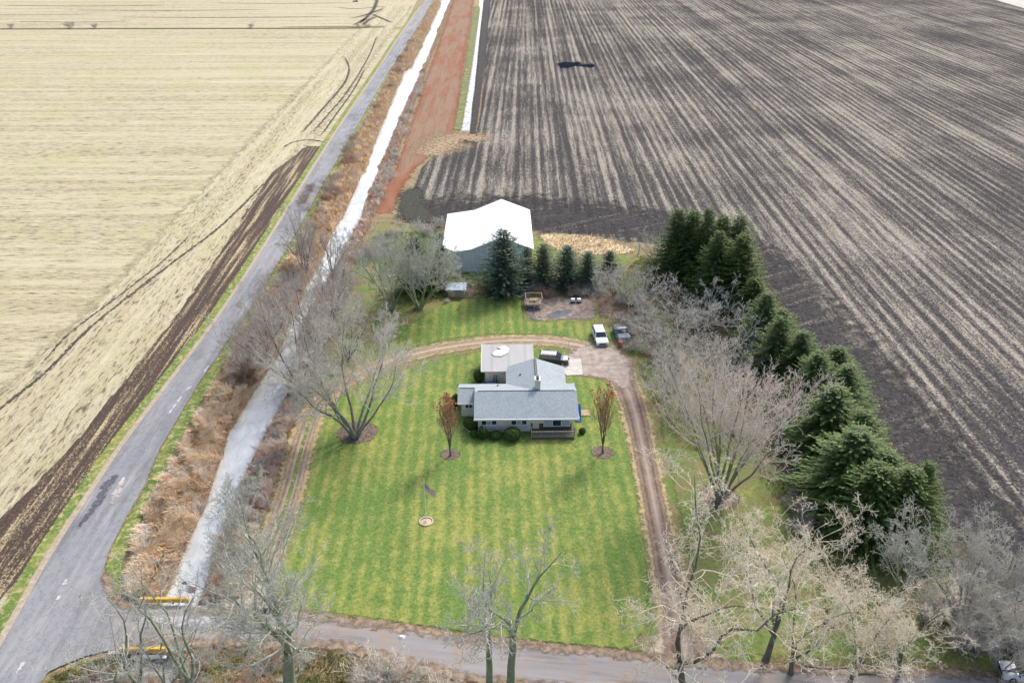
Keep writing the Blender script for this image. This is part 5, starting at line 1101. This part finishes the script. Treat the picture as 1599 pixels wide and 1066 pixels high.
zone(['brown', 'rust'], [(470, 290), (505, 300), (560, 205), (640, 60), (650, 60), (580, 195), (520, 330), (480, 400)], 46, 1.4, 2.6, 'brown bush on the left bank of the far straight ditch', 'bushes on the far left ditch bank', 1.5)
zone(['grey', 'pink'], [(585, 310), (597, 310), (640, 200), (672, 100), (664, 100), (630, 200)], 30, 1.2, 2.2, 'greyish bush on the right bank of the far straight ditch', 'bushes on the far right ditch bank', 1.4)
# clipped evergreen shrubs
def dense_bush(seed, rx, rz, pointed, mat, n=2600):
    rg = np.random.RandomState(seed); v = rg.randn(n, 3); v /= np.linalg.norm(v, axis=1)[:, None]; rr = .72 + .3 * rg.rand(n, 1) ** .6
    c = v * rr; c[:, 2] = (c[:, 2] + 1) / 2; 
    if pointed: c[:, :2] *= (1 - c[:, 2:3] ** 1.6) ** .5 * 1.15 + .05
    P_ = c * np.array([rx, rx, rz]); P_[:, 2] += .05; nrm = v + rg.randn(n, 3) * .5; nrm /= np.linalg.norm(nrm, axis=1)[:, None]
    a = np.cross(nrm, rg.randn(n, 3)); a /= np.linalg.norm(a, axis=1)[:, None]; b = np.cross(nrm, a); s = .09
    V = np.stack([P_ - a * s, P_ + b * s * .7, P_ + a * s, P_ - b * s * .7], 1).reshape(-1, 3); return np_mesh('evergreen_shrub', V, np.arange(n * 4).reshape(-1, 4), mat, attrs={'tint': np.repeat(np.clip(rr[:, 0] - .3, 0, 1) * rg.rand(n), 4)})
for i, (bx, by, rx, rz, pt, lab) in enumerate(((753.5, 684, .75, 2.0, True, 'pointed dark evergreen shrub, leftmost in the front bed of the house'), (774, 684, .85, 1.0, False, 'smallest round evergreen shrub, middle one in the front bed'), (800, 685, 1.25, 1.55, False, 'largest round evergreen shrub, right one in the front bed'),
        (736, 668, 1.1, 1.5, False, 'dark shrub in the corner between the left wing and the front bed'), (741, 681, .6, .8, False, 'low dark shrub at the left front corner of the house'), (712, 634, .7, 1.9, False, 'dark shrub against the left end wall of the small wing'), (748, 596, .8, 2.0, False, 'dark shrub beside the left wall of the workshop'), (909, 677, .45, .8, False, 'small dark shrub right of the front porch'))):
    o = link('evergreen_shrub', dense_bush(60 + i, rx, rz, pt, MAT['spruce'])); o.location = (*XY(bx, by), 0); tag(o, lab, 'shrub')
# ------------------------------------------------------------------ dry grass (uncountable)
def cell_noise(P0, size, seed):
    g = np.random.RandomState(seed).rand(64, 64); x = P0[:, 0] / size; y = P0[:, 1] / size; i = np.floor(x).astype(int); j = np.floor(y).astype(int); fx = x - i; fy = y - j; fx = fx * fx * (3 - 2 * fx); fy = fy * fy * (3 - 2 * fy)
    q = lambda a, b: g[a % 64, b % 64]
    return (q(i, j) * (1 - fx) + q(i + 1, j) * fx) * (1 - fy) + (q(i, j + 1) * (1 - fx) + q(i + 1, j + 1) * fx) * fy
def blades(name, P0, h, w_, mat, lean=.35, seed=1, kind='stuff'):
    rg = np.random.RandomState(seed); cn = cell_noise(P0, .8, seed) * .6 + cell_noise(P0, 2.6, seed + 9) * .4; keep_ = rg.rand(len(P0)) < .25 + 1.3 * cn; P0 = P0[keep_]; cn = cn[keep_]; h = h * (.45 + 1.15 * cn); n = len(P0); az = rg.rand(n) * 2.2 + 6.28 * cell_noise(P0, 1.7, seed + 3) * 1.3; bend = np.stack([np.cos(az), np.sin(az), np.zeros(n)], 1) * (lean * (.4 + rg.rand(n)))[:, None] + np.array([.12, -.12, 0])
    hh = (h * (.55 + .7 * rg.rand(n)))[:, None]; sd = np.stack([-np.sin(az + rg.randn(n)), np.cos(az), np.zeros(n)], 1) * (w_ * (.6 + .8 * rg.rand(n)))[:, None]; up = np.array([0, 0, 1.])
    m = P0 + up * hh * .55 + bend * hh * .35; t = P0 + up * hh * .9 + bend * hh * 1.1
    V = np.stack([P0 - sd, P0 + sd, m + sd * .7, m - sd * .7, t + sd * .12, t - sd * .12], 1).reshape(-1, 3); i = np.arange(n)[:, None] * 6
    F = np.concatenate([i + np.array([0, 1, 2, 3]), i + np.array([3, 2, 4, 5])]); o = link(name, np_mesh(name, V, F, mat, attrs={'tint': np.repeat(rg.rand(n), 6)})); tag(o, kind=kind); return o
MAT['reed'] = m_tint('mat_reeds', [(.34, .26, .20), (.62, .48, .34), (.82, .58, .32), (.84, .72, .50), (.58, .48, .44), (.93, .87, .76)])
MAT['reed2'] = m_tint('mat_bank_weeds', [(.42, .32, .25), (.76, .44, .27), (.66, .56, .44), (.84, .74, .64), (.46, .46, .24)])
rgn = np.random.RandomState(77)
def bank(n, ya, yb, ka, kb, a, b, power=1.0):
    Y = ya + (yb - ya) * rgn.rand(n) ** power; t = a + (b - a) * rgn.rand(n); X = xl(ka, Y) * (1 - t) + xl(kb, Y) * t
    z = np.where(t < .5, -.35 * t * 2, -.35 - .9 * (t - .5) * 2) if ka[-1] == 't' else 0 * t; z = np.clip(z, WZ, 0); return np.stack([X, Y, z], 1)
YB = XY(230, 940)[1]
blades('reed_bed', bank(66000, YB + .6, 150, 'lt', 'lw', .04, 1.02, 1.25), 1.0, .045, MAT['reed'], .75, 1)
blades('bank_weeds', bank(42000, YB + .6, 150, 'rt', 'rw', -.05, 1.02, 1.25), .85, .04, MAT['reed2'], .6, 2)
blades('far_reed_bed', bank(42000, 150, 640, 'lt', 'lw', .02, .95, 1.4), 1.3, .10, MAT['reed'], .6, 3)
blades('far_bank_weeds', bank(26000, 150, 640, 'rt', 'rw', .0, .95, 1.4), 1.0, .09, MAT['reed2'], .6, 4)
def scatter(poly, n, seed=5):
    A_ = np.array([XY(*p) for p in poly]); rg = np.random.RandomState(seed); lo, hi = A_.min(0), A_.max(0); out = []
    while sum(len(o) for o in out) < n: q = lo + (hi - lo) * rg.rand(n * 2, 2); out.append(q[inside(A_, q)])
    q = np.concatenate(out)[:n]; return np.c_[q, np.zeros(n)]
MAT['straw'] = m_tint('mat_straw_blades', [(.50, .40, .24), (.70, .58, .38), (.85, .74, .54)]); MAT['weedgreen'] = m_tint('mat_green_weeds', [(.20, .15, .08), (.32, .27, .12), (.22, .28, .07), (.50, .42, .25)])
blades('dry_grass', scatter([(842, 366), (930, 368), (985, 384), (990, 396), (950, 400), (868, 392)], 2200), .55, .06, MAT['straw'], .7, 6)
blades('roadside_weeds', scatter([(80, 1056), (140, 1030), (205, 1022), (196, 1060), (180, 1120), (40, 1130)], 9000, 7), .4, .03, MAT['weedgreen'], .6, 7)
blades('roadside_weeds', scatter([(275, 1016), (470, 1015), (540, 1022), (620, 1045), (740, 1078), (900, 1098), (900, 1130), (250, 1130)], 22000, 8), .4, .03, MAT['weedgreen'], .6, 8)
blades('rough_grass', scatter([(600, 365), (690, 360), (700, 430), (760, 440), (960, 440), (1000, 400), (1040, 400), (1040, 470), (940, 460), (800, 455), (690, 470), (640, 480), (585, 470)], 26000, 9), .35, .04, MAT['weedgreen'], .6, 9)
blades('rough_grass', scatter([(960, 480), (1050, 440), (1190, 470), (1290, 600), (1400, 740), (1470, 850), (1600, 960), (1600, 1040), (1440, 1000), (1300, 880), (1160, 720), (1060, 700), (1010, 610)], 42000, 10), .35, .04, MAT['weedgreen'], .6, 10)
